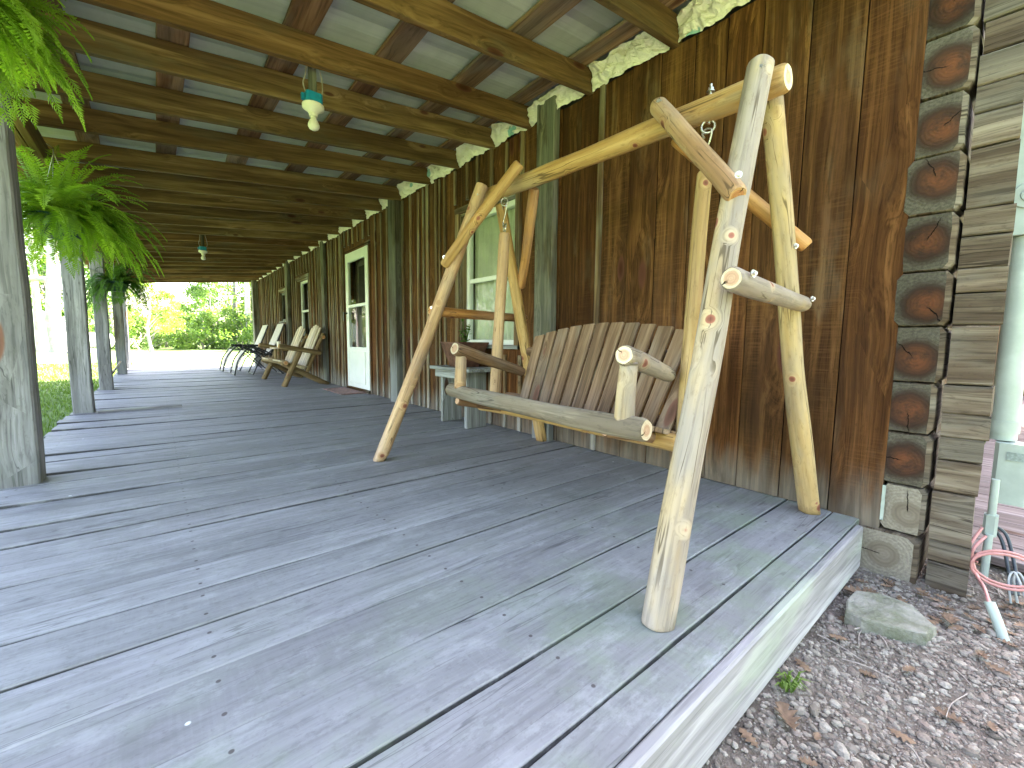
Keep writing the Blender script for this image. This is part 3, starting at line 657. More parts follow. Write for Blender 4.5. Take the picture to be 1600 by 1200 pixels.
# windows
def window(ya, yb, z0, z1, depth=0.09, curtain=False, rails=True, trim=0.055):
    fr = MB()      # wooden trim and jambs
    fr.board((WX - 0.006, ya - trim / 2, z0 - 0.03), (WX - 0.006, ya - trim / 2, z1 + 0.05), (0, 1, 0), trim, 0.03, l0=z0)
    fr.board((WX - 0.006, yb + trim / 2, z0 - 0.03), (WX - 0.006, yb + trim / 2, z1 + 0.05), (0, 1, 0), trim, 0.03, l0=z0)
    fr.board((WX - 0.008, ya - trim, z1 + 0.027), (WX - 0.008, yb + trim, z1 + 0.027), (0, 0, 1), 0.05, 0.034)
    fr.box(WX, WX + depth, ya, ya + 0.02, z0, z1, axis='z'); fr.box(WX, WX + depth, yb - 0.02, yb, z0, z1, axis='z')
    fr.box(WX, WX + depth, ya + 0.02, yb - 0.02, z1 - 0.02, z1, axis='y')
    w = fr.build('window', 'batten', cabin)
    sl_ = MB(); sl_.box(WX - 0.03, WX + depth, ya - trim, yb + trim, z0 - 0.03, z0 - 0.001, axis='y'); sl_.build('sill', 'table', w)
    x = WX + depth; f = 0.045; sa = MB(); a, b, c, d = ya + 0.021, yb - 0.021, z0 + 0.001, z1 - 0.021; mid = z0 + (z1 - z0) * 0.49
    sa.box(x - 0.03, x + 0.02, a, a + f, c, d, axis='z'); sa.box(x - 0.03, x + 0.02, b - f, b, c, d, axis='z')
    sa.box(x - 0.03, x + 0.02, a + f, b - f, d - f, d, axis='y'); sa.box(x - 0.03, x + 0.02, a + f, b - f, c, c + f, axis='y')
    if rails: sa.box(x - 0.022, x + 0.012, a + f, b - f, mid - 0.02, mid + 0.02, axis='y')
    sa.build('window_frame', 'white' if rails else 'wallpost', w)
    g = MB(); g.add([(x - 0.005, a + f, c + f), (x - 0.005, a + f, d - f), (x - 0.005, b - f, d - f), (x - 0.005, b - f, c + f)], [(0, 1, 2, 3)]); g.build('pane', 'glass', w)
    if curtain:
        cm = MB(); n = 60; vs = []
        for q, z in enumerate((c + 0.02, (c + d) / 2, d)):
            for p in range(n + 1):
                y = a + 0.02 + (b - a - 0.04) * p / n; vs.append((x + 0.055 + 0.013 * math.sin(p * 0.9) + 0.006 * math.sin(p * 2.3 + q), y, z))
        cm.add(vs, [(q * (n + 1) + p, q * (n + 1) + p + 1, (q + 1) * (n + 1) + p + 1, (q + 1) * (n + 1) + p) for q in range(2) for p in range(n)], smooth=True)
        cm.build('curtain', 'curtain', w)
    return w
window(*openings[0], curtain=True); window(*openings[2]); window(*openings[3], rails=False, depth=0.06)

# storm door
dr = MB(); ya, yb, z0, z1 = 5.70, 6.56, 0.05, 1.985; x0, x1 = WX - 0.022, WX + 0.018
st = 0.10
dr.box(x0, x1, ya, ya + st, z0, z1, axis='z'); dr.box(x0, x1, yb - st, yb, z0, z1, axis='z')
dr.box(x0, x1, ya + st, yb - st, z1 - 0.13, z1, axis='y'); dr.box(x0, x1, ya + st, yb - st, 1.205, 1.245, axis='y')
dr.box(x0 + 0.004, x1, ya + st, yb - st, z0, 0.635, axis='y'); dr.box(x0 - 0.006, x0 + 0.004, ya + st + 0.04, yb - st - 0.04, 0.12, 0.57, axis='y', bev=0.004)
door = dr.build('storm_door', 'white', cabin)
g = MB(); g.add([(x0 + 0.018, ya + st, 1.245), (x0 + 0.018, ya + st, z1 - 0.13), (x0 + 0.018, yb - st, z1 - 0.13), (x0 + 0.018, yb - st, 1.245)], [(0, 1, 2, 3)]); g.build('pane', 'glass', door)
g = MB(); g.add([(x0 + 0.018, ya + st, 0.635), (x0 + 0.018, ya + st, 1.205), (x0 + 0.018, yb - st, 1.205), (x0 + 0.018, yb - st, 0.635)], [(0, 1, 2, 3)]); g.build('pane', 'glass', door)
h = MB(); h.tube([(x0 - 0.001, yb - 0.035, 1.13), (x0 - 0.045, yb - 0.035, 1.13)], 0.012, 10); h.box(x0 - 0.058, x0 - 0.045, yb - 0.05, yb - 0.02, 1.02, 1.15, axis='z'); h.build('handle', 'blacktube', door)
inn = MB(); inn.box(WX + 0.12, WX + 0.15, ya, yb, 0.0, 2.0, axis='z'); inn.box(WX + 0.10, WX + 0.12, ya + 0.2, yb - 0.2, 1.1, 1.8, axis='z', mi=1)
inn.build('inner_door', ['innerdoor', 'dark'], cabin)
df = MB(); df.box(WX - 0.012, WX + 0.1, ya - 0.05, ya - 0.003, 0.0, 2.03, axis='z'); df.box(WX - 0.012, WX + 0.1, yb + 0.003, yb + 0.05, 0.0, 2.03, axis='z')
df.box(WX - 0.012, WX + 0.1, ya - 0.05, yb + 0.05, 1.99, 2.05, axis='y'); df.box(WX - 0.04, WX + 0.1, ya, yb, 0.002, 0.045, axis='y'); df.build('door_frame', 'siding', cabin)

# ================================================================== PORCH ROOF
roof = empty('porch_roof', (0.7, 7, 2.2))
tag(roof, 'open-rafter porch roof of brown timber under grey-green metal sheets', 'porch roof')
for y in raf:
    b_ = MB(); xa, xb = -0.88, 2.262; th = 0.04; dp = 0.145
    b_.board((xa, y - th / 2, zraf(xa) + dp / 2), (xb, y - th / 2, zraf(xb) + dp / 2), (0, 0, 1), dp, th, seg=14, bev=0.003, warp=0.006)
    b_.build('rafter', 'rafter', roof)
for xc, w in ((-0.80, 0.12), (-0.31, 0.13), (0.15, 0.13), (0.645, 0.15), (1.13, 0.15), (1.64, 0.16), (2.10, 0.14)):
    b_ = MB(); yy = 0.30
    while yy < YE:
        y2 = min(YE + 0.05, yy + U(3.2, 4.2))
        b_.board((xc, yy, zraf(xc) + 0.1475 + 0.0125), (xc, y2 - 0.003, zraf(xc) + 0.1475 + 0.0125), (1, 0, 0.105), w, 0.022, seg=14, warp=0.012); yy = y2
    b_.build('purlin', 'purlin', roof)
rs = MB(); y = 0.2
while y < YE + 0.1:
    y2 = min(y + 0.92, YE + 0.12); n = 12; vs = []
    for x in (-1.0, 2.36):
        for k in range(n + 1):
            u = k / n; yy = y + (y2 - y) * u; rib = 0.018 * max(0, math.cos(u * 2 * math.pi * 3)) ** 8
            vs.append((x, yy, zraf(x) + 0.176 + rib + (0.004 if int(y * 10) % 2 else 0)))
    rs.add(vs, [(k, k + 1, n + 2 + k, n + 1 + k) for k in range(n)])
    y = y2 - 0.01
ob = rs.build('roof_sheet', 'roof', roof)
sm = ob.modifiers.new('thick', 'SOLIDIFY'); sm.thickness = 0.003
bm_ = MB(); bm_.board((-0.515, 0.35, 1.955), (-0.515, YE, 1.955), (0, 0, 1), 0.14, 0.04, seg=24, warp=0.004); bm_.board((-0.560, 0.35, 1.955), (-0.560, YE, 1.955), (0, 0, 1), 0.14, 0.04, seg=24, warp=0.004)
bm_.build('header_beam', 'rafter', roof)
eb = MB(); eb.board((-0.9, YE + 0.035, zraf(-0.9) + 0.05), (2.25, YE + 0.035, zraf(2.25) + 0.05), (0, 0, 1), 0.10, 0.04, seg=8, warp=0.004); eb.build('end_beam', 'rafter', roof)

plabels = ['nearest weathered grey porch post, thick, at the left edge of the photo', 'second porch post, broad and grey, lawn showing on its left',
           'third porch post, grey with a dark round knot, narrow branch stub towards the next post', 'dark brown stained porch post, darkest of the row', 'farthest thin grey porch post at the end of the deck']
for i, (y, x0_, w, lean) in enumerate([(3.08, -0.545, 0.15, 0.0), (5.70, -0.56, 0.145, 0.0), (8.15, -0.555, 0.14, 0.0), (11.65, -0.545, 0.15, 0.0), (15.0 - 1.35, -0.56, 0.15, 0)]):
    b_ = MB(); yy = y + w / 2 - 0.02
    b_.board((x0_, yy, 0.002), (x0_, yy, 1.884), (1, 0, 0), w, w, seg=16, bev=0.008, warp=0.006, l0=0)
    o = b_.build('porch_post', 'post' if i != 3 else 'wallpost', None, loc=(x0_, yy, 0)); tag(o, plabels[i], 'post', 'posts along the open side of the porch')

# light fixtures
def lamp(x, y, z, label):
    e = empty('porch_light', (x, y, z))
    tag(e, label, 'light fixture', 'bare bulb lights under the rafters')
    b_ = MB(); b_.box(x - 0.042, x + 0.042, y - 0.04, y + 0.04, z - 0.055, z, bev=0.01, axis='z'); b_.box(x - 0.06, x - 0.042, y - 0.012, y + 0.012, z - 0.04, z - 0.01, bev=0.004, axis='z'); b_.build('junction_box', 'blue', e)
    b_ = MB(); b_.tube([(x, y, z - 0.055), (x, y, z - 0.072), (x, y, z - 0.086), (x, y, z - 0.098)], [0.056, 0.056, 0.034, 0.024], 24); b_.tube([(x, y, z - 0.095), (x, y, z - 0.115)], 0.022, 20); b_.build('lamp_holder', 'whiteplastic', e)
    b_ = MB(); prof = [(0, 0.013), (0.012, 0.015), (0.025, 0.022), (0.04, 0.029), (0.052, 0.030), (0.064, 0.024), (0.071, 0.012), (0.073, 0.002)]
    b_.tube([(x, y, z - 0.113 - a) for a, _ in prof], [r for _, r in prof], 20); b_.build('bulb', 'whiteplastic', e)
    b_ = MB(); zz = zraf(x) + 0.14
    b_.tube(spline([(x - 0.03, y, z - 0.01), (x - 0.045, y + 0.01, z + 0.05), (x - 0.035, y - 0.01, z + 0.10), (x - 0.02, y, zz)], 5), 0.0035, 6); b_.tube(spline([(x + 0.03, y, z - 0.01), (x + 0.055, y + 0.02, z + 0.03), (x + 0.05, y, z + 0.09), (x + 0.02, y, zz)], 5), 0.003, 6)
    b_.box(x - 0.02, x + 0.02, y - 0.01, y + 0.01, z, zz, axis='z', bev=0.002, mi=1); b_.build('hanging_wire', ['palestick', 'wallpost'], e)
lamp(0.735, 2.62, 2.06, 'bare white bulb under a blue box, the nearer of the two ceiling lights')
lamp(0.60, 7.75, 2.05, 'small bare bulb light hanging far down the porch ceiling')

# ================================================================== FERNS
def fern(name_loc, nf, rmax, label, mat, seed, droop=1.0, pot=True, skew=(0, 0)):
    random.seed(seed); cx, cy, cz = name_loc
    e = empty('hanging_fern', (cx, cy, cz - 0.15)); tag(e, label, 'fern', 'ferns in pots hung from the porch beam')
    b_ = MB(); b_.tube([(cx, cy, cz - 0.13), (cx, cy, cz - 0.125), (cx, cy, cz - 0.02), (cx, cy, cz), (cx, cy, cz)], [0.085, 0.095, 0.135, 0.145, 0.125], 24); b_.build('pot', 'potgreen', e)
    b_ = MB()
    for k in range(3):
        a = k * 2.1 + 0.4; b_.tube([(cx + 0.13 * math.cos(a), cy + 0.13 * math.sin(a), cz), (cx, cy, min(1.90, cz + 0.42))], 0.002, 5)
    b_.tube([(cx, cy, min(1.90, cz + 0.42)), (cx - 0.0, cy, 1.93), (cx - 0.03 if cx > -0.5 else cx, cy, 1.95)], 0.003, 5); b_.build('hanger', 'steel', e)
    b_ = MB()
    for i in range(nf):
        th = U(0, 2 * math.pi); L = rmax * U(0.72, 1.3); el = U(-0.1, 1.5); hd = Vector((math.cos(th) + skew[0], math.sin(th) + skew[1], 0)).normalized()
        p = Vector((cx, cy, cz - 0.01)) + hd * U(0.0, 0.09); sdv = Vector((0, 0, 1)).cross(hd)
        v = hd * math.cos(el) + Vector((0, 0, 1)) * math.sin(el); n = 36; st_ = L * 1.25 / n; prev = p.copy(); rb0 = rnd(); tw = U(-0.5, 0.5); side = U(-0.012, 0.012)
        rach = [p.copy()]; v0 = []; f0 = []; r0 = []
        for s_ in range(n):
            v = (v + Vector((0, 0, -1)) * (0.055 + 0.05 * (s_ / n)) * droop + sdv * side).normalized(); p = p + v * st_; rach.append(p.copy())
            u = (s_ + 1) / n
            if u < 0.12: continue
            pl = 0.058 * (math.sin(min(1, u * 1.25 + 0.05) * math.pi) ** 0.55 if u < 0.76 else max(0.02, (1 - u) * 3.6)) * U(0.85, 1.1) * (0.55 + L)
            nrm = sdv.cross(v).normalized()
            for sg in (-1, 1):
                d = (sdv * sg * math.cos(tw * 0.4) + v * 0.32 - nrm * 0.1 * 1 + Vector((0, 0, -0.22 * U(0.4, 1.4)))).normalized(); wd = v * (st_ * 0.44)
                a = p - wd * 0.9; b2 = p + d * pl * 0.5 - wd * 1.05; c = p + d * pl + v * 0.004; d2 = p + d * pl * 0.5 + wd; o = len(v0)
                lift = nrm * 0.004
                v0 += [a, b2 + lift, c, d2 + lift]; f0 += [(o, o + 1, o + 2, o + 3)]
        b_.add(v0, f0, v0, min(0.999, max(0, rb0 * 0.06 + U(0, 0.0))) if False else rb0)
        b_.tube(rach[::3] + [rach[-1]], 0.0016, 4, cap=False, rb=rb0)
    b_.build('foliage', mat, e)
fern((-0.47, 2.25, 1.76), 230, 0.25, 'bright green fern spilling over the top of the nearest porch post', 'fern', 11, 0.8, skew=(0.1, 0))
fern((-0.44, 4.10, 1.50), 240, 0.37, 'big bushy green fern in dark green pot hung beyond the nearest post', 'fern', 5, 0.75, skew=(0.12, 0))
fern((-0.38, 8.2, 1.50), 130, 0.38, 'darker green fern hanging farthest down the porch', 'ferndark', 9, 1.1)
random.seed(21)

# ================================================================== LOG SWING
sw = empty('log_swing_frame', (1.58, 1.4, 0)); tag(sw, 'A-frame swing stand of peeled cream and honey logs by the cabin wall', 'swing frame')
def part(name, mats, fn, parent): b_ = MB(); fn(b_); return b_.build(name, mats, parent)
part('top_beam', ['log_honey', 'end_pale'], lambda b: b.log((1.58, 0.555, 1.565), (1.58, 2.24, 1.598), 0.043, 0.041, bow=0.004), sw)
def eyebolt(b, x, y, z): b.tube([(x, y, z - 0.06), (x, y, z + 0.075)], 0.005, 8); b.tube([(x, y, z + 0.052), (x, y, z + 0.062)], 0.010, 6, smooth=False); b.tube([(x, y, z + 0.048), (x, y, z + 0.051)], 0.014, 12)
def bolt(b, c, d, r=0.0068):
    c = Vector(c); d = Vector(d).normalized(); b.tube([c, c + d * 0.003], r * 1.5, 16, smooth=False); b.tube([c + d * 0.003, c + d * 0.010], r * 0.9, 6, smooth=False)
L1 = part('leg', ['log_pale', 'end_pale'], lambda b: b.log((0.962, 0.558, -0.012), (1.488, 0.603, 1.590), 0.042, 0.037, bow=0.010, floor=0.002, bev=0.004, n=24), sw); tag(L1, 'cream near leg weathered grey, with round red knots')
L2 = part('leg', ['log_cream', 'end_pale'], lambda b: b.log((2.165, 0.560, -0.012), (1.660, 0.630, 1.575), 0.041, 0.034, bow=0.012, floor=0.002, bev=0.004, n=24), sw); tag(L2, 'cream leg against the wall at the near end')
L3 = part('leg', ['log_tan', 'end_orange'], lambda b: b.log((1.005, 2.465, -0.012), (1.500, 2.095, 1.625), 0.038, 0.035, bow=0.010, floor=0.002, bev=0.004, n=24), sw); tag(L3, 'orange-tan leg at the far end towards the open side')
L4 = part('leg', ['log_honey', 'end_orange'], lambda b: b.log((2.168, 2.255, -0.012), (1.665, 2.13, 1.565), 0.040, 0.034, bow=0.008, floor=0.002, bev=0.004, n=24), sw)
part('brace', ['log_tan', 'end_orange'], lambda b: b.log((1.494, 0.965, 1.610), (1.315, 0.575, 1.150), 0.033, 0.031, bow=0.003), sw)
part('brace', ['log_orange', 'end_orange'], lambda b: b.log((1.675, 0.990, 1.560), (1.90, 0.565, 1.09), 0.030, 0.028, bow=0.003), sw)
part('brace', ['log_honey', 'end_orange'], lambda b: b.log((1.494, 1.755, 1.640), (1.315, 2.215, 1.165), 0.030, 0.029, bow=0.003), sw)
part('brace', ['log_orange', 'end_orange'], lambda b: b.log((1.675, 1.84, 1.58), (1.86, 2.16, 1.08), 0.030, 0.028, bow=0.003), sw)
part('crossbar', ['log_pale', 'end_pale'], lambda b: b.log((1.155, 0.508, 0.892), (1.905, 0.562, 0.878), 0.032, 0.028, bow=0.004), sw)
part('crossbar', ['log_orange', 'end_orange'], lambda b: b.log((1.27, 2.30, 0.905), (2.03, 2.30, 0.895), 0.031, 0.026, bow=0.004), sw)
def bolts(*L_):
    for (c, d) in L_: part('bolt', 'steel', lambda b: bolt(b, c, d), sw)
bolts(((1.452, 0.586, 1.555), (-1, -0.25, 0.1)), ((1.458, 0.935, 1.600), (-1, -0.3, 0)), ((1.281, 0.560, 1.195), (-1, -.6, 0)), ((1.20, 0.474, 0.905), (-0.3, -1, 0.1)), ((1.885, 0.532, 0.895), (-0.3, -1, 0.1)),
      ((1.80, 0.572, 1.08), (-.4, -1, 0)), ((1.465, 2.085, 1.56), (-1, -.3, 0)), ((1.465, 1.80, 1.60), (-1, -.3, 0)), ((1.300, 2.185, 1.205), (-1, -.5, 0)), ((1.262, 2.262, 0.92), (-1, -.6, 0)))
part('eye_bolt', 'steel', lambda b: eyebolt(b, 1.58, 0.805, 1.575), sw); part('eye_bolt', 'steel', lambda b: eyebolt(b, 1.58, 1.985, 1.592), sw)

bench = empty('swing_bench', (1.45, 1.35, 0.45)); tag(bench, 'two-seat log swing bench with fanned brown slat back hanging in the frame', 'swing bench')
def ring(b, c, r, ax, rr=0.0042, gap=0.0, zs=1.0):
    c = Vector(c); ax = Vector(ax).normalized(); u = Vector((0, 0, 1)); w = ax.cross(u).normalized(); n = 20
    pts = [c + u * (r * zs * math.cos(2 * math.pi * k / n)) + w * (r * math.sin(2 * math.pi * k / n)) for k in range(n)]
    b.tube(pts, rr, 8, closed=True, cap=False)
def hook(b, x, y, zt, zb):
    ring(b, (x, y, zt - 0.028), 0.022, (0.9, 0.4, 0)); h = zt - 0.045; l = h - (zb + 0.035)
    s_ = [(x, y + 0.012, h - 0.02), (x, y + 0.020, h + 0.0), (x, y + 0.005, h + 0.010), (x, y - 0.014, h), (x + 0.004, y - 0.006, h - l * 0.35), (x + 0.003, y + 0.008, h - l * 0.6), (x, y + 0.014, h - l * 0.9), (x, y, h - l - 0.010), (x, y - 0.015, h - l + 0.004), (x, y - 0.010, h - l + 0.02)]
    b.tube(spline(s_, 5), 0.0038, 8); ring(b, (x, y, zb + 0.024), 0.024, (0.9, -0.4, 0)); b.tube([(x, y, zb - 0.02), (x, y, zb + 0.003)], 0.005, 8)
part('hook', 'steel', lambda b: hook(b, 1.58, 0.808, 1.535, 1.352), bench)
part('hook', 'steel', lambda b: hook(b, 1.58, 1.985, 1.55, 1.348), bench)
part('hanger_log', ['log_cream', 'end_pale'], lambda b: b.log((1.58, 0.812, 1.352), (1.545, 0.825, 0.30), 0.026, 0.031, bow=0.006), bench)
part('hanger_log', ['log_tan', 'end_orange'], lambda b: b.log((1.58, 1.985, 1.348), (1.56, 2.045, 0.318), 0.031, 0.035, bow=0.008), bench)
part('front_rail', ['log_grey', 'end_pale'], lambda b: b.log((1.17, 0.745, 0.452), (1.165, 1.90, 0.478), 0.038, 0.034, bow=0.010), bench)
part('bottom_rail', ['log_honey', 'end_orange'], lambda b: b.log((1.47, 0.80, 0.352), (1.47, 2.06, 0.352), 0.034, 0.032, bow=0.01), bench)
part('armrest', ['log_pale', 'end_pale'], lambda b: b.log((1.130, 0.812, 0.686), (1.545, 0.895, 0.600), 0.034, 0.030, bow=0.003), bench)
part('armrest', ['log_brown', 'end_pale'], lambda b: b.log((1.105, 1.765, 0.690), (1.60, 1.83, 0.556), 0.033, 0.026, bow=0.003), bench)
part('arm_post', ['log_pale', 'end_pale'], lambda b: b.log((1.172, 0.832, 0.46), (1.165, 0.815, 0.675), 0.034, 0.029, bow=0.002), bench)
part('arm_post', ['log_tan', 'end_pale'], lambda b: b.log((1.165, 1.81, 0.48), (1.15, 1.775, 0.675), 0.030, 0.027, bow=0.002), bench)
part('back_rail', ['log_brown', 'end_pale'], lambda b: b.log((1.765, 0.815, 0.672), (1.765, 1.965, 0.668), 0.030, 0.028, bow=0.004), bench)
part('back_rail', ['log_brown', 'end_pale'], lambda b: b.log((1.585, 0.84, 0.40), (1.585, 1.96, 0.40), 0.030, 0.028, bow=0.004), bench)
nsl = 12
for i in range(nsl):
    u = i / (nsl - 1); yt = 0.855 + (1.825 - 0.855) * u; yb_ = 0.90 + (1.735 - 0.90) * u; q = (u - 0.5) * 2
    zt = 0.822 - 0.062 * q * q; bx, bz = 1.515, 0.375; tx = 1.745
    part('back_slat', 'slat', lambda b: b.board((bx, yb_, bz), (tx - 0.02 * q * q, yt, zt), (0, 1, 0), 0.062, 0.018, seg=4, bev=0.004, w1=0.074), bench)
for i in range(6):
    u = i / 5; x = 1.235 + 0.27 * u; z = 0.452 - 0.07 * u
    part('seat_slat', 'slat', lambda b: b.board((x, 0.84, z), (x, 1.90, z), (1, 0, -0.28), 0.046, 0.018, seg=4), bench)
for y in (0.90, 1.83): part('seat_support', ['log_brown', 'end_pale'], lambda b: b.log((1.16, y, 0.425), (1.60, y, 0.335), 0.022, 0.022, bow=0), bench)

# ================================================================== TABLE, POT
tb = empty('side_table', (2.04, 3.1, 0)); tag(tb, 'small grey slab-legged plank table against the wall beyond the swing', 'table')
part('tabletop', 'table', lambda b: (b.box(1.885, 2.035, 2.80, 3.43, 0.482, 0.510, axis='y'), b.box(2.040, 2.20, 2.80, 3.43, 0.482, 0.510, axis='y')), tb)
part('apron', 'table', lambda b: b.box(1.925, 1.95, 2.93, 3.40, 0.415, 0.480, axis='y'), tb)
part('leg', 'table', lambda b: b.board((2.062, 2.965, 0.002), (2.062, 2.965, 0.480), (1, 0, 0), 0.20, 0.036, seg=6, warp=0.002), tb)
part('leg', 'table', lambda b: b.board((2.075, 3.37, 0.002), (2.075, 3.37, 0.480), (1, 0, 0), 0.20, 0.036, seg=6, warp=0.002), tb)
pt = empty('plant_pot', (2.04, 3.10, 0.512)); tag(pt, 'rusty tapered square pot standing on the small grey table', 'pot')
def potf(b):
    c = (2.04, 3.10); v = []
    for (hw, z) in ((0.088, 0.512), (0.145, 0.705), (0.150, 0.708), (0.150, 0.722), (0.138, 0.722), (0.132, 0.66)):
        v += [(c[0] - hw, c[1] - hw, z), (c[0] + hw, c[1] - hw, z), (c[0] + hw, c[1] + hw, z), (c[0] - hw, c[1] + hw, z)]
    b.add(v, [(r * 4 + k, r * 4 + (k + 1) % 4, r * 4 + 4 + (k + 1) % 4, r * 4 + 4 + k) for r in range(5) for k in range(4)] + [(20, 21, 22, 23), (3, 2, 1, 0)])
part('pot_body', 'rust', potf, pt)
def sprig(b, c, n, hh, ls):
    for i in range(n):
        a = U(0, 6.28); top = Vector((c[0] + U(-.06, .06), c[1] + U(-.07, .07), c[2] + U(hh * .4, hh))); b.tube([c, (Vector(c) + top) / 2 + Vector((U(-.02, .02), U(-.02, .02), 0)), top], 0.0022, 5, rb=0.1)
        for k in range(9):
            u = U(0.25, 1); p = Vector(c).lerp(top, u); d = Vector((math.cos(a + k * 2.2), math.sin(a + k * 2.2), U(-0.2, 0.6))).normalized(); w = d.cross(Vector((0, 0, 1))).normalized() * ls * 0.3
            b.add([p, p + d * ls * 0.5 + w, p + d * ls, p + d * ls * 0.5 - w], [(0, 1, 2, 3)])
part('sprig', 'ferndark', lambda b: sprig(b, (2.04, 3.10, 0.66), 7, 0.26, 0.05), pt)

# ================================================================== LOG SETTEE (two seats joined by a console)
se = empty('log_settee', (1.85, 8.0, 0)); tag(se, 'stained log double chair with plank backs, console between, beyond the white door', 'double chair')
def P(name, mats, fn): return part(name, mats, fn, se)
YN, YF = 7.33, 8.95
for y in (YN, YF):
    P('front_leg', ['log_olive', 'end_orange'], lambda b: b.log((1.50, y, 0.0), (1.77, y, 0.60), 0.045, 0.040, floor=0.002, ns=14, n=6))
    P('rear_leg', ['log_olive', 'end_orange'], lambda b: b.log((2.17, y + 0.06, 0.0), (1.50, y + 0.06, 0.37), 0.043, 0.040, floor=0.002, ns=14, n=6))
    P('armrest', ['log_olive', 'end_orange'], lambda b: b.log((1.44, y - 0.03, 0.63), (2.05, y - 0.03, 0.52), 0.040, 0.035, ns=14, n=6))
for i, y in enumerate((YN + 0.33, YF - 0.33)):
    for k in range(5):
        yy = y - 0.22 + 0.11 * k; P('back_slat', 'slat_light', lambda b: b.board((1.82, yy, 0.26), (2.09, yy, 0.93 + (0.05 if k == 2 else 0.03 if k in (1, 3) else 0)), (0, 1, 0), 0.10, 0.02, seg=2, bev=0.006))
        P('seat_slat', 'slat_light', lambda b: b.board((1.47, yy, 0.40), (1.86, yy, 0.30), (0, 1, 0), 0.10, 0.02, seg=2))
    P('back_rail', ['log_olive', 'end_orange'], lambda b: b.log((2.105, y - 0.33, 0.78), (2.105, y + 0.33, 0.78), 0.034, ns=14, n=6))
    for s_ in (-0.25, 0.25): P('back_post', ['log_olive', 'end_orange'], lambda b: b.log((1.86, y + s_, 0.22), (2.12, y + s_, 0.84), 0.03, ns=12, n=5))
P('front_rail', ['log_olive', 'end_orange'], lambda b: b.log((1.53, YN - 0.04, 0.37), (1.53, YF + 0.04, 0.37), 0.04, ns=14, n=8))
P('console_top', 'slat_light', lambda b: b.box(1.50, 1.95, 7.98, 8.30, 0.575, 0.60, axis='x'))
for yy in (8.02, 8.26): P('console_leg', ['log_olive', 'end_orange'], lambda b: b.log((1.58, yy, 0.36), (1.58, yy, 0.575), 0.028, ns=12, n=4))
cp = MB(); cp.tube([(1.60, 8.1, 0.602), (1.60, 8.1, 0.70)], [0.026, 0.032], 14); tag(cp.build('cup', 'whiteplastic'), 'pale cup standing on the console of the log double chair', 'cup')

# ================================================================== RECLINERS
rec = empty('folding_recliner', (1.6, 10.35, 0))
def P2(name, mats, fn): return part(name, mats, fn, rec)
y0, y1 = 10.05, 10.65
for y in (y0, y1):
    P2('side_frame', 'blacktube', lambda b: (b.tube(spline([(1.18, y, 0.02), (1.25, y, 0.30), (1.40, y, 0.52), (1.52, y, 0.58), (1.72, y, 0.50), (1.86, y, 0.42)], 5), 0.014, 8), b.tube(spline([(1.80, y, 0.40), (1.95, y, 0.66), (2.10, y, 1.05)], 5), 0.014, 8)))
    P2('leg', 'blacktube', lambda b: b.tube([(1.50, y, 0.015), (1.62, y, 0.30), (1.90, y, 0.56)], 0.012, 8)); P2('leg', 'blacktube', lambda b: b.tube([(2.05, y, 0.015), (1.75, y, 0.34), (1.50, y, 0.58)], 0.012, 8))
    P2('armrest', 'black', lambda b: b.board((1.42, y, 0.60), (1.95, y, 0.60), (0, 1, 0), 0.06, 0.03, seg=4, bev=0.012))
def strip(b, pts, ya, yb, th=0.012):
    pts = [Vector(p) for p in spline(pts, 6)]; v = []
    for p in pts: v += [(p.x, ya, p.y), (p.x, yb, p.y), (p.x, yb, p.y - th), (p.x, ya, p.y - th)]
    n = len(pts); b.add(v, [(r * 4 + k, r * 4 + (k + 1) % 4, r * 4 + 4 + (k + 1) % 4, r * 4 + 4 + k) for r in range(n - 1) for k in range(4)] + [(3, 2, 1, 0), (n * 4 - 4, n * 4 - 3, n * 4 - 2, n * 4 - 1)])
P2('back_sling', 'sling', lambda b: b.board((1.84, (y0 + y1) / 2, 0.44), (2.11, (y0 + y1) / 2, 1.07), (0, 1, 0), y1 - y0 - 0.03, 0.03, seg=3, bev=0.01))
P2('seat_sling', 'black', lambda b: strip(b, [(1.42, 0.52, 0), (1.55, 0.50, 0), (1.70, 0.44, 0), (1.86, 0.42, 0)], y0 + 0.015, y1 - 0.015, 0.02))
P2('leg_sling', 'sling', lambda b: b.board((1.20, (y0 + y1) / 2, 0.10), (1.385, (y0 + y1) / 2, 0.50), (0, 1, 0), y1 - y0 - 0.05, 0.012, seg=3))
for (xx, zz) in ((1.185, 0.02), (2.10, 1.055), (1.50, 0.02), (2.05, 0.02)): P2('crossbar', 'blacktube', lambda b: b.tube([(xx, y0, zz), (xx, y1, zz)], 0.012, 8))
tag(rec, 'black tube folding recliner with pale back, the nearer of the pair', 'recliner', 'folding recliners at the far end of the porch')
r2 = copy_tree(rec); r2.location = (1.55, 11.75, 0); tag(r2, 'black tube folding recliner with pale back, nearest the end of the deck')

mt = MB(); mt.board((2.04, 5.80, 0.012), (2.04, 6.62, 0.012), (1, 0, 0), 0.34, 0.012, seg=6, warp=0.003); tag(mt.build('door_mat', 'mat'), 'faded red door mat lying in front of the white door', 'mat')

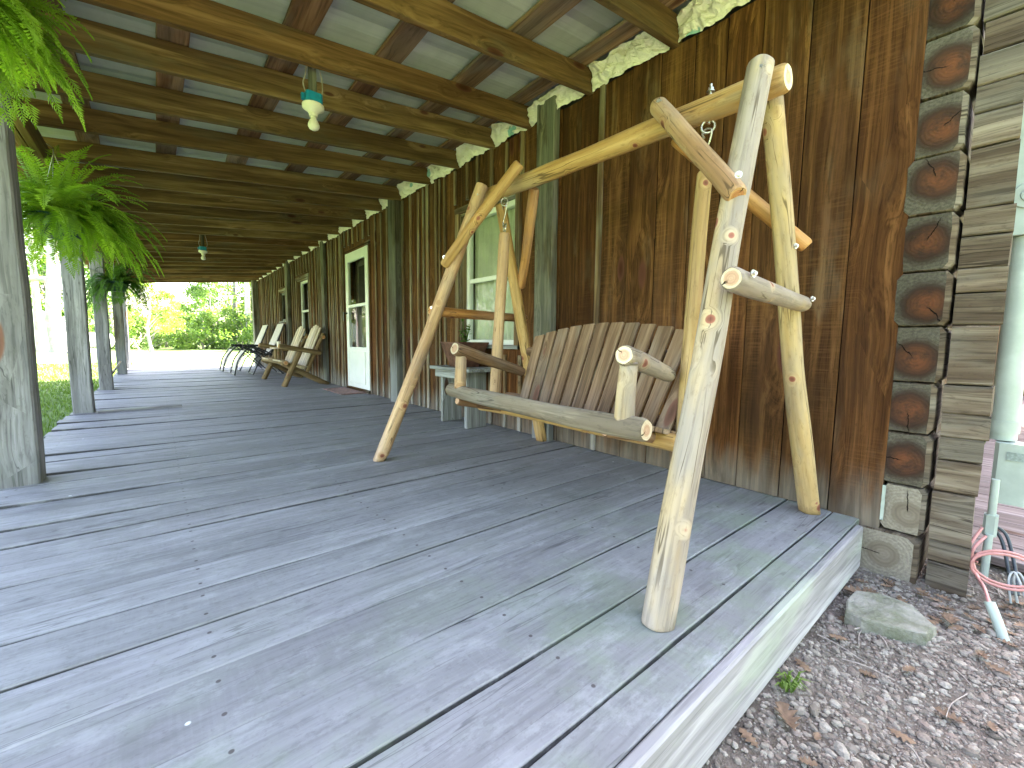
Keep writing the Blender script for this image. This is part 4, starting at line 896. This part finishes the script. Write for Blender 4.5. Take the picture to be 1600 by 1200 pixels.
# ================================================================== UTILITIES AT THE CORNER
mb_ = MB(); mb_.box(2.66, 2.98, -0.16, 0.205, 1.17, 1.66, bev=0.012, axis='z'); meter = mb_.build('meter_box', 'pvc'); tag(meter, 'pale green metal meter box on the gable wall at the right edge', 'meter box')
part('knockout', 'pvc', lambda b: (b.tube([(2.662, 0.045, 1.32), (2.653, 0.045, 1.32)], [0.055, 0.050], 24), b.tube([(2.655, 0.045, 1.32), (2.648, 0.045, 1.32)], [0.030, 0.026], 20)), meter)
cd = MB(); cd.tube([(2.72, 0.045, 1.168), (2.72, 0.045, 0.34)], 0.042, 24); cd.tube([(2.72, 0.045, 0.42), (2.72, 0.045, 0.37)], 0.047, 24); cd = cd.build('conduit', 'pvc'); tag(cd, 'thick pale green conduit rising from the small box to the meter box', 'conduit')
jb = MB(); jb.box(2.64, 2.74, -0.045, 0.060, 0.085, 0.335, bev=0.012, axis='z'); jb = jb.build('utility_box', 'pvc'); tag(jb, 'small pale green utility box with grey sticker under the thick conduit', 'box')
part('sticker', 'sticker', lambda b: b.box(2.636, 2.6385, -0.02, 0.025, 0.268, 0.302, bev=0, axis='z'), jb)
cp2 = MB(); cp2.tube([(2.55, 0.045, 0.20), (2.55, 0.045, 0.05)], 0.0125, 14); cp2.box(2.53, 2.575, 0.025, 0.065, -0.03, 0.055, bev=0.008, axis='z'); cp2.tube([(2.52, 0.045, -0.02), (2.49, 0.045, -0.22)], 0.0125, 14)
tag(cp2.build('thin_conduit', 'pvc'), 'thin pale conduit with a fitting running into the soil by the log corner', 'conduit')
gp = MB(); gp.tube(spline([(1.995, -0.035, -0.225), (2.03, -0.020, -0.20), (2.06, -0.004, -0.165), (2.085, 0.018, -0.118)], 6), 0.014, 20)
tag(gp.build('buried_pipe', 'pvc'), 'short pale plastic pipe sticking out of the gravel with pink tubes in it', 'pipe')
pk = MB()
pk.tube(spline([(2.42, 0.062, 0.03), (2.36, 0.085, -0.03), (2.34, 0.085, -0.08), (2.27, 0.058, -0.11), (2.15, 0.034, -0.10), (2.08, 0.017, -0.128)], 8), 0.0048, 8)
pk.tube(spline([(2.42, 0.05, 0.0), (2.36, 0.075, -0.04), (2.345, 0.075, -0.08), (2.26, 0.052, -0.115), (2.14, 0.030, -0.108), (2.078, 0.013, -0.130)], 8), 0.0048, 8)
pts = []
for k in range(30):
    a = 2 * math.pi * k / 29; pts.append((2.30 + 0.02 * math.cos(a), -0.01 - 0.085 * math.cos(a), -0.075 + 0.062 * math.sin(a)))
pk.tube(pts, 0.0048, 8); pk.tube([(p[0] + 0.01, p[1] * 0.97, p[2] + 0.008) for p in pts], 0.0045, 8)
pk.tube(spline([(2.345, 0.088, -0.075), (2.335, 0.080, -0.080), (2.32, 0.06, -0.074)], 4), 0.003, 6)
tag(pk.build('pink_tubing', 'pink'), 'coil of pink plastic tubing hung on the thin conduit', 'tubing')
bc = MB(); bc.tube(spline([(2.60, 0.04, 0.0), (2.60, 0.0, -0.03), (2.52, -0.03, -0.12), (2.44, -0.045, -0.2)], 8), 0.006, 8); bc.tube(spline([(2.58, 0.035, -0.01), (2.58, 0.01, -0.05), (2.50, -0.015, -0.13), (2.43, -0.03, -0.2)], 8), 0.006, 8)
tag(bc.build('dark_cable', 'cableblack'), 'pair of dark cables dropping behind the pink coil', 'cable')
cc = MB(); cc.tube(spline([(2.36, -0.045, -0.2), (2.37, -0.03, -0.12), (2.38, -0.04, -0.095), (2.36, -0.06, -0.13), (2.30, -0.07, -0.19), (2.2, -0.1, -0.2)], 8), 0.004, 8); cc.tube(spline([(2.34, -0.03, -0.2), (2.35, -0.018, -0.12), (2.36, -0.03, -0.09), (2.32, -0.055, -0.14), (2.22, -0.08, -0.2)], 8), 0.0035, 8)
tag(cc.build('clear_cable', 'cableclear'), 'loop of clear grey cable on the ground behind the pink coil', 'cable')

# low plank walk along the gable side and the wall far beyond
bw = MB(); x = 2.62
while x < 12:
    w = U(0.16, 0.2); bw.board((x + w / 2, -3.2, -0.155), (x + w / 2, 0.19, -0.155), (1, 0, 0), w - 0.008, 0.035, seg=4, warp=0.002); x += w
tag(bw.build('plank_walk', 'farboard'), kind='structure')
fwl = MB()
for k in range(14): fwl.board((12.1, -3.2, -0.1 + k * 0.2), (12.1, 1.2, -0.1 + k * 0.2), (0, 0, 1), 0.194, 0.03, seg=3)
tag(fwl.build('outbuilding_wall', 'siding'), 'reddish plank wall far behind the conduit at the right edge', 'wall')

# ================================================================== GROUND DETAIL
random.seed(33)
def blob(b, c, rx, ry, rz, rb=None, ang=0, sub=0):
    vs = []; n1, n2 = (5, 7) if not sub else (9, 14)
    for i in range(n1):
        ph = math.pi * (i + 0.5 * 0) / (n1 - 1)
        for k in range(n2):
            th = 2 * math.pi * k / n2; d = Vector((math.sin(ph) * math.cos(th), math.sin(ph) * math.sin(th), math.cos(ph)))
            r = 1 + 0.3 * noise.noise(d * 1.7 + Vector(c) * 40); x, y = d.x * rx * r, d.y * ry * r
            vs.append((c[0] + x * math.cos(ang) - y * math.sin(ang), c[1] + x * math.sin(ang) + y * math.cos(ang), c[2] + d.z * rz * r))
    b.add(vs, [(i * n2 + k, i * n2 + (k + 1) % n2, (i + 1) * n2 + (k + 1) % n2, (i + 1) * n2 + k) for i in range(n1 - 1) for k in range(n2)], rb=rb)
def zdirt(x, y): return GZ + 0.03 * noise.noise(Vector((x * 2, y * 2, 0))) + 0.014 * noise.noise(Vector((x * 11, y * 11, 3)))
pb = MB()
for i in range(21000):
    x, y = U(0.45, 2.6), U(-1.0, 0.40)
    if rnd() < 0.25: x, y = U(1.0, 2.2), U(-0.1, 0.36)
    r = min(0.015, 0.0020 + 0.0021 * random.expovariate(1.0)); blob(pb, (x, y, zdirt(x, y) + r * 0.15), r * U(0.8, 1.5), r * U(0.7, 1.2), r * U(0.5, 0.8), rnd(), U(0, 3))
tag(pb.build('gravel', 'pebble'), kind='stuff')
def slab(name, cx, cy, pts, h, mat, label, tilt=0):
    b = MB(); n = len(pts); v = []
    for (sc, z) in ((1.03, -0.03), (1.04, h * 0.5), (1.02, h * 0.93), (0.985, h), (0.5, h * 1.01)):
        for k, (x, y) in enumerate(pts): v.append((cx + x * sc, cy + y * sc, GZ + z + 0.008 * noise.noise(Vector((x * 30, y * 30, z * 60))) + tilt * x))
    v.append((cx, cy, GZ + h * 1.05)); b.add(v, [(r * n + k, r * n + (k + 1) % n, (r + 1) * n + (k + 1) % n, (r + 1) * n + k) for r in range(4) for k in range(n)] + [(4 * n + k, 4 * n + (k + 1) % n, 5 * n) for k in range(n)])
    o = b.build(name, mat, None, loc=(cx, cy, GZ)); tag(o, label, 'stone')
slab('flat_stone', 1.83, 0.235, [(-0.10, 0.085), (-0.02, 0.10), (0.07, 0.095), (0.12, 0.03), (0.10, -0.05), (0.02, -0.115), (-0.05, -0.10), (-0.095, -0.02), (-0.115, 0.04)], 0.045, 'stone', 'mossy flat stone on the gravel beside the deck end', 0.02)
slab('flat_stone', 1.02, 0.155, [(-0.06, 0.035), (0.0, 0.045), (0.06, 0.03), (0.07, -0.01), (0.03, -0.04), (-0.04, -0.04), (-0.07, 0.0)], 0.03, 'stonegrey', 'small grey stone at the bottom edge of the photo')
def leaf(b, c, s, ang, curl):
    # lobed oak leaf outline, cupped
    prof = [(0, 0.02), (0.12, 0.05), (0.2, 0.2), (0.28, 0.08), (0.4, 0.3), (0.5, 0.12), (0.62, 0.32), (0.72, 0.12), (0.84, 0.2), (1.0, 0.0)]
    v = []; ca, sa = math.cos(ang), math.sin(ang)
    for (u, w) in prof:
        for sg in (-1, 0, 1):
            x = (u - 0.5) * s; y = sg * w * s; z = curl * (abs(sg) * w * 1.4 + (u - 0.5) ** 2) * s + 0.002
            v.append((c[0] + x * ca - y * sa, c[1] + x * sa + y * ca, c[2] + z))
    b.add(v, [(r * 3 + k, r * 3 + k + 1, r * 3 + k + 4, r * 3 + k + 3) for r in range(len(prof) - 1) for k in (0, 1)], smooth=True)
for (x, y, s, a, lab) in [(1.135, 0.305, 0.085, 0.7, 'curled brown oak leaf on the gravel by the deck, nearest the camera'), (1.95, 0.335, 0.09, 2.2, 'brown oak leaf between the deck corner and the mossy flat stone'), (2.0, 0.10, 0.075, 0.2, 'pale tan leaf on the gravel in front of the buried pipe')]:
    b = MB(); leaf(b, (x, y, zdirt(x, y) + 0.012), s, a, 0.5); o = b.build('dry_leaf', 'dryleaf', None, loc=(x, y, zdirt(x, y))); tag(o, lab, 'leaf', 'dry leaves on the gravel')
    sm = o.modifiers.new('thick', 'SOLIDIFY'); sm.thickness = 0.0012
ll = MB()
for i in range(120):
    x, y = U(1.75, 2.7), U(-0.12, 0.36)
    if i > 75: x, y = U(0.8, 2.2), U(-0.4, 0.36)
    leaf(ll, (x, y, zdirt(x, y) + U(0.004, 0.014)), U(0.02, 0.06), U(0, 6.3), U(-0.2, 0.7))
tag(ll.build('leaf_litter', 'dryleaf'), kind='stuff')
tw = MB()
for i in range(26):
    x, y = U(0.8, 2.5), U(-0.4, 0.36); a = U(0, 3.14); l = U(0.02, 0.09); z = zdirt(x, y) + 0.011
    tw.tube(spline([(x, y, z), (x + l * math.cos(a), y + l * math.sin(a), z + U(0, 0.004)), (x + 1.8 * l * math.cos(a + .1), y + 1.8 * l * math.sin(a + .1), z)], 3), U(0.0008, 0.0025), 5)
tag(tw.build('twigs', 'palestick'), kind='stuff')
gt = MB()
for i in range(26):
    x, y = 1.26 + U(-0.02, 0.02), 0.35 + U(-0.02, 0.01); a = U(0, 6.3); l = U(0.03, 0.06); z = GZ + 0.0; d = Vector((math.cos(a), math.sin(a), 0)); w = Vector((-d.y, d.x, 0)) * 0.003
    p = Vector((x, y, z)); gt.add([p - w, p + w, p + d * l * .4 + Vector((0, 0, l * .8)) + w, p + d * l * .4 + Vector((0, 0, l * .8)) - w, p + d * l + Vector((0, 0, l * .7))], [(0, 1, 2, 3), (3, 2, 4)])
tag(gt.build('grass_tuft', 'grass'), 'small green grass tuft growing at the foot of the deck end', 'grass tuft')

# lawn grass near the porch (outside the open side)
ga = MB()
for i in range(42000):
    y = 3.0 + 19 * rnd() ** 1.3; x = -0.70 - U(0, 3.6) * (0.4 + y / 14); z = gheight(x, y); h = U(0.025, 0.07); a = U(0, 6.3); w = 0.003 + 0.0006 * y
    d = Vector((math.cos(a), math.sin(a), 0)); p = Vector((x, y, z)); q = Vector((-d.y, d.x, 0)) * w
    ga.add([p - q, p + q, p + d * h * 0.5 + Vector((0, 0, h))], [(0, 1, 2)])
tag(ga.build('grass', 'grass'), kind='stuff')

# ================================================================== TREES
def tree_mesh(seed, H, R_, trunk_r, trunk_frac, nclump, nleaf, ls, bark='bark', lm='leaf_a', lean=(0, 0), squash=1.0):
    random.seed(seed); tr = MB(); cr = MB()
    top = Vector((lean[0] * H, lean[1] * H, H * 0.86)); pts = [Vector((0, 0, -0.3)), Vector((0, 0, 0.3))] + [Vector((top.x * u + 0.12 * math.sin(u * 7 + seed), top.y * u + 0.12 * math.cos(u * 5), H * 0.86 * u)) for u in (0.15, 0.3, 0.45, 0.6, 0.75, 0.9, 1.0)]
    rs_ = [trunk_r * 1.6, trunk_r * 1.15, trunk_r, trunk_r * .92, trunk_r * .8, trunk_r * .65, trunk_r * .5, trunk_r * .3, trunk_r * .15]
    tr.tube(pts, rs_, 10)
    z0 = H * trunk_frac; cl = []
    for i in range(nclump):
        u = U(0, 1); z = z0 + (H - z0) * u; rad = R_ * math.sin(min(1, 0.18 + 0.82 * u) * math.pi) ** 0.6 * (0.35 + 0.75 * math.sqrt(rnd())); a = U(0, 6.28)
        c = Vector((lean[0] * z + rad * math.cos(a), lean[1] * z + rad * math.sin(a), z * 1.0)); cl.append(c)
        if i % 3 == 0:
            zb = max(z0 * 0.8, z - rad * 0.7); b0 = Vector((lean[0] * zb, lean[1] * zb, zb)); tr.tube([b0, b0.lerp(c, 0.5) + Vector((0, 0, 0.25)), c], [trunk_r * 0.3, trunk_r * 0.18, trunk_r * 0.06], 6)
    for c in cl:
        cs = R_ * U(0.20, 0.36); rbc = U(0, 0.55) / 17.3
        for k in range(nleaf):
            d = Vector((random.gauss(0, 1), random.gauss(0, 1), random.gauss(0, 0.7))); d = d / max(0.6, d.length) * cs * U(0.3, 1.1); p = c + d
            n = Vector((random.gauss(0, 1), random.gauss(0, 1), random.gauss(0, 1) + 0.6)).normalized(); u_ = n.orthogonal().normalized() * ls * U(0.6, 1.2); w_ = n.cross(u_).normalized() * ls * U(0.35, 0.6)
            cr.add([p - u_, p + w_ * 0.9, p + u_ * 1.1, p - w_], [(0, 1, 2, 3)], None, rbc + U(0, 0.44) / 17.3)
    return tr, cr
protos = []
def mk(seed, **k):
    tr, cr = tree_mesh(seed, **{a: b for a, b in k.items() if a not in ('bark', 'lm')})
    e = empty('tree', (0, -80 - seed, 0)); t_ = tr.build('trunk', k.get('bark', 'bark')); t_.parent = e; c_ = cr.build('crown', k.get('lm', 'leaf_a')); c_.parent = e
    return e
used = set()
def place(proto, x, y, s, rot, label, cat='tree', group=None, name=None):
    o = copy_tree(proto) if id(proto) in used else proto
    used.add(id(proto))
    o.location = (x, y, gheight(x, y)); o.scale = (s, s, s * U(0.92, 1.08)); o.rotation_euler = (0, 0, rot)
    if name: o.name = name
    tag(o, label, cat, group); return o
A = mk(1, H=12, R_=3.6, trunk_r=0.22, trunk_frac=0.05, nclump=60, nleaf=110, ls=0.19, lm='leaf_a')
B = mk(2, H=10, R_=3.4, trunk_r=0.20, trunk_frac=0.03, nclump=60, nleaf=110, ls=0.19, lm='leaf_b')
Cc = mk(3, H=13, R_=4.0, trunk_r=0.26, trunk_frac=0.05, nclump=60, nleaf=110, ls=0.20, lm='leaf_c')
D = mk(4, H=3.0, R_=1.9, trunk_r=0.05, trunk_frac=0.05, nclump=30, nleaf=90, ls=0.11, lm='leaf_a')
for nm, e in (('maple_tree', A), ('young_tree', B), ('oak_tree', Cc), ('bush', D)): e.name = nm
random.seed(77)
wood_lab = {A.name: 'mid green tree in the far wood, ', B.name: 'yellow-green tree in the far wood, ', Cc.name: 'dark green tree in the far wood, '}
G = 'trees of the wood behind the lawn'
spots = [(-30, 62), (-24, 58), (-18, 64), (-13, 56), (-9.5, 66), (-6.5, 58), (-3.2, 70), (0.2, 60), (4.4, 54), (3.0, 74), (7.2, 62), (10.2, 52), (12.5, 60), (15, 54), (19, 62), (24, 56), (30, 64), (37, 58),
         (-36, 40), (-40, 20), (-34, 4), (-38, -12), (-30, -26), (8.8, 70), (-15, 76), (13, 44), (17.5, 42)]
near_words = ['far left', 'left of the white shed', 'behind the white shed', 'between the two bare trunks', 'behind the second porch post', 'behind the third porch post', 'tallest behind the slim young tree', 'right behind the slim young tree', 'in the middle of the gap beyond the deck', 'rearmost of the middle gap',
              'left of the pale leaning trunk', 'right behind the pale leaning trunk', 'just left of the cabin wall end', 'beside the cabin wall end', 'hidden partly by the cabin', 'behind the cabin', 'behind the cabin, farther right', 'behind the cabin, farthest right',
              'west side, first', 'west side, second', 'west side, third', 'west side, fourth', 'west side, fifth', 'deep in the wood behind the pale trunk', 'deep in the wood behind shed', 'nearer than the wood, by the cabin end', 'nearer than the wood, right of the cabin end']
for i, (x, y) in enumerate(spots):
    pr = (A, B, Cc)[(i * 2 + (i // 3)) % 3] if i not in (8, 7) else (B, Cc)[i == 8]
    base = wood_lab[[k for k in wood_lab if k == pr.name][0]]
    place(pr, x + U(-1, 1), y + U(-1, 1), U(0.85, 1.25) * (1.0 if i not in (6, 7, 8, 9) else 0.55), U(0, 6.28), base + near_words[i], 'tree', G)
for i, (x, y) in enumerate([(-11, 20), (-13, 28), (-16, 36)]):  # out-of-view trees, added to keep bright lawn out of the window reflection
    place((Cc, A, Cc)[i], x, y, 0.9, U(0, 6.28), ['nearest', 'middle', 'farthest'][i] + ' unseen leafy tree added west of the porch to dim the window reflection', 'tree', 'unseen trees added to dim the window reflection')
for i, (x, y) in enumerate([(-9, -15), (-1, -13), (7, -12), (14, -8), (-17, -9)]):  # unseen trees behind the camera, added to hold skylight off the near porch
    place((A, Cc, B, A, Cc)[i], x, y, 1.1, U(0, 6.28), ['mid green', 'dark green', 'yellow-green', 'mid green', 'dark green'][i] + ' unseen tree added to shade the open end of the porch, ' + ['second', 'third', 'fourth', 'fifth', 'first'][i] + ' from the west', 'tree', 'unseen trees added to shade the open end of the porch')
bs = [(-20, 50), (-10, 52), (-6.5, 50), (-3, 52), (-0.2, 50.5), (1.8, 53), (3.4, 49), (5.1, 51), (6.6, 49), (8.6, 47.5), (10.5, 46), (12.2, 44)]
bl = ['behind the white shed, left', 'behind the two bare trunks', 'left of the second porch post gap', 'in the gap between the middle posts', 'left of the slim young tree', 'right of the slim young tree', 'dark, in the middle of the clearing edge', 'between the dark bush and the pale trunk', 'left foot of the pale leaning trunk', 'right foot of the pale leaning trunk', 'behind the recliners', 'by the end of the cabin wall']
for i, (x, y) in enumerate(bs):
    place(D, x, y, U(0.8, 1.35), U(0, 6.28), 'leafy bush at the wood edge, ' + bl[i], 'bush', 'bushes along the edge of the wood')
# single trees on the lawn
E1 = mk(21, H=4.6, R_=1.5, trunk_r=0.09, trunk_frac=0.28, nclump=34, nleaf=70, ls=0.09, lm='leaf_b', bark='barkpale', lean=(-0.02, 0)); place(E1, -0.22, 36, 1.0, 0.4, 'slim young tree standing alone on the sunny lawn beyond the deck', 'tree', name='young_tree')
E2 = mk(22, H=15, R_=3.6, trunk_r=0.27, trunk_frac=0.50, nclump=60, nleaf=80, ls=0.15, lm='leaf_b', bark='barkpale', lean=(-0.035, 0.0)); place(E2, 7.35, 49, 1.0, 0, 'tall tree with pale leaning trunk just left of the cabin wall', 'tree', name='sycamore_tree')
E3 = mk(23, H=14, R_=3.6, trunk_r=0.33, trunk_frac=0.46, nclump=50, nleaf=80, ls=0.15, lm='leaf_b', bark='barkpale', lean=(-0.004, 0)); place(E3, -4.45, 37, 1.0, 1.0, 'tree with thick bright trunk nearer the second porch post', 'tree', name='sycamore_tree')
E4 = copy_tree(E3); E4.location = (-5.68, 40.5, GZ); E4.scale = (0.55, 0.55, 1.0); E4.rotation_euler = (0, 0, 2.5); E4.name = 'sycamore_tree'; tag(E4, 'tree with thinner bright trunk just right of the nearest porch post', 'tree')
bar = MB(); bar.tube([(-6.4, 38.6, 4.25), (-3.9, 37.4, 4.1)], 0.16, 10); tag(bar.build('cross_pole', 'barkpale'), 'grey horizontal pole fixed across the two bright trunks', 'pole')

# ================================================================== FAR THINGS ON THE LAWN
sh = empty('shed', (-8.3, 44, GZ)); tag(sh, 'white round-topped shed behind the two bright trunks', 'shed')
def shedf(b):
    n = 14; v = []; 
    for y in (41.5, 47):
        for k in range(n + 1):
            a = math.pi * k / n; v.append((-7.9 + 3.3 * math.cos(a) * (1 if k not in (0, n) else 1), y, GZ - 0.1 + 3.15 * math.sin(a) ** 0.45))
    b.add(v, [(k, k + 1, n + 2 + k, n + 1 + k) for k in range(n)] + [tuple(range(n + 1)), tuple(range(2 * n + 1, n, -1))])
part('shell', 'shed', shedf, sh)
part('door', 'white', lambda b: b.box(-8.7, -7.1, 41.43, 41.48, GZ, 2.1, axis='z'), sh)
tk = MB(); tk.tube([(-4.2, 45, 0.55), (-4.1, 45, 0.55), (-3.9, 45, 0.55), (-2.7, 45, 0.55), (-2.5, 45, 0.55), (-2.4, 45, 0.55)], [0.15, 0.45, 0.6, 0.6, 0.45, 0.15], 18)
tko = tk.build('tank', 'white'); part('tank_foot', 'stonegrey', lambda b: (b.box(-3.9, -3.7, 44.7, 45.3, -0.3, 0.1, axis='z'), b.box(-2.9, -2.7, 44.7, 45.3, -0.3, 0.1, axis='z')), tko)
tag(tko, 'white rounded tank on the far lawn seen between the second and third posts', 'tank')
af = empty('wooden_frame', (-0.85, 31, GZ)); tag(af, 'small wooden A-shaped stand on the sunny lawn past the last post', 'stand')
part('side_panel', 'slat_light', lambda b: b.board((-1.25, 31, GZ), (-1.0, 31, 0.72), (0, 1, 0), 0.8, 0.05), af)
part('side_panel', 'slat_light', lambda b: b.board((-0.55, 31, GZ), (-0.95, 31, 0.72), (0, 1, 0), 0.8, 0.05), af)
st_ = MB(); blob(st_, (-3.1, 34.5, GZ + 0.08), 0.8, 0.5, 0.26, 0.3, 0, 1); tag(st_.build('boulder', 'stonegrey'), 'low grey mound of stone at the foot of the thick bright trunk', 'stone')
stub = MB(); stub.log((-0.50, 8.26, 0.22), (-0.56, 11.6, 0.26), 0.016, ns=10, n=8); tag(stub.build('rail_pole', ['log_grey', 'end_pale']), 'thin pole tied low between the third and fourth porch posts', 'pole')
lb = MB(); lb.board((-0.46, 5.66, 0.022), (0.18, 5.72, 0.022), (0, 1, 0), 0.035, 0.02); tag(lb.build('loose_board', 'fascia'), 'pale thin strip of wood lying on the deck by the second post', 'board')
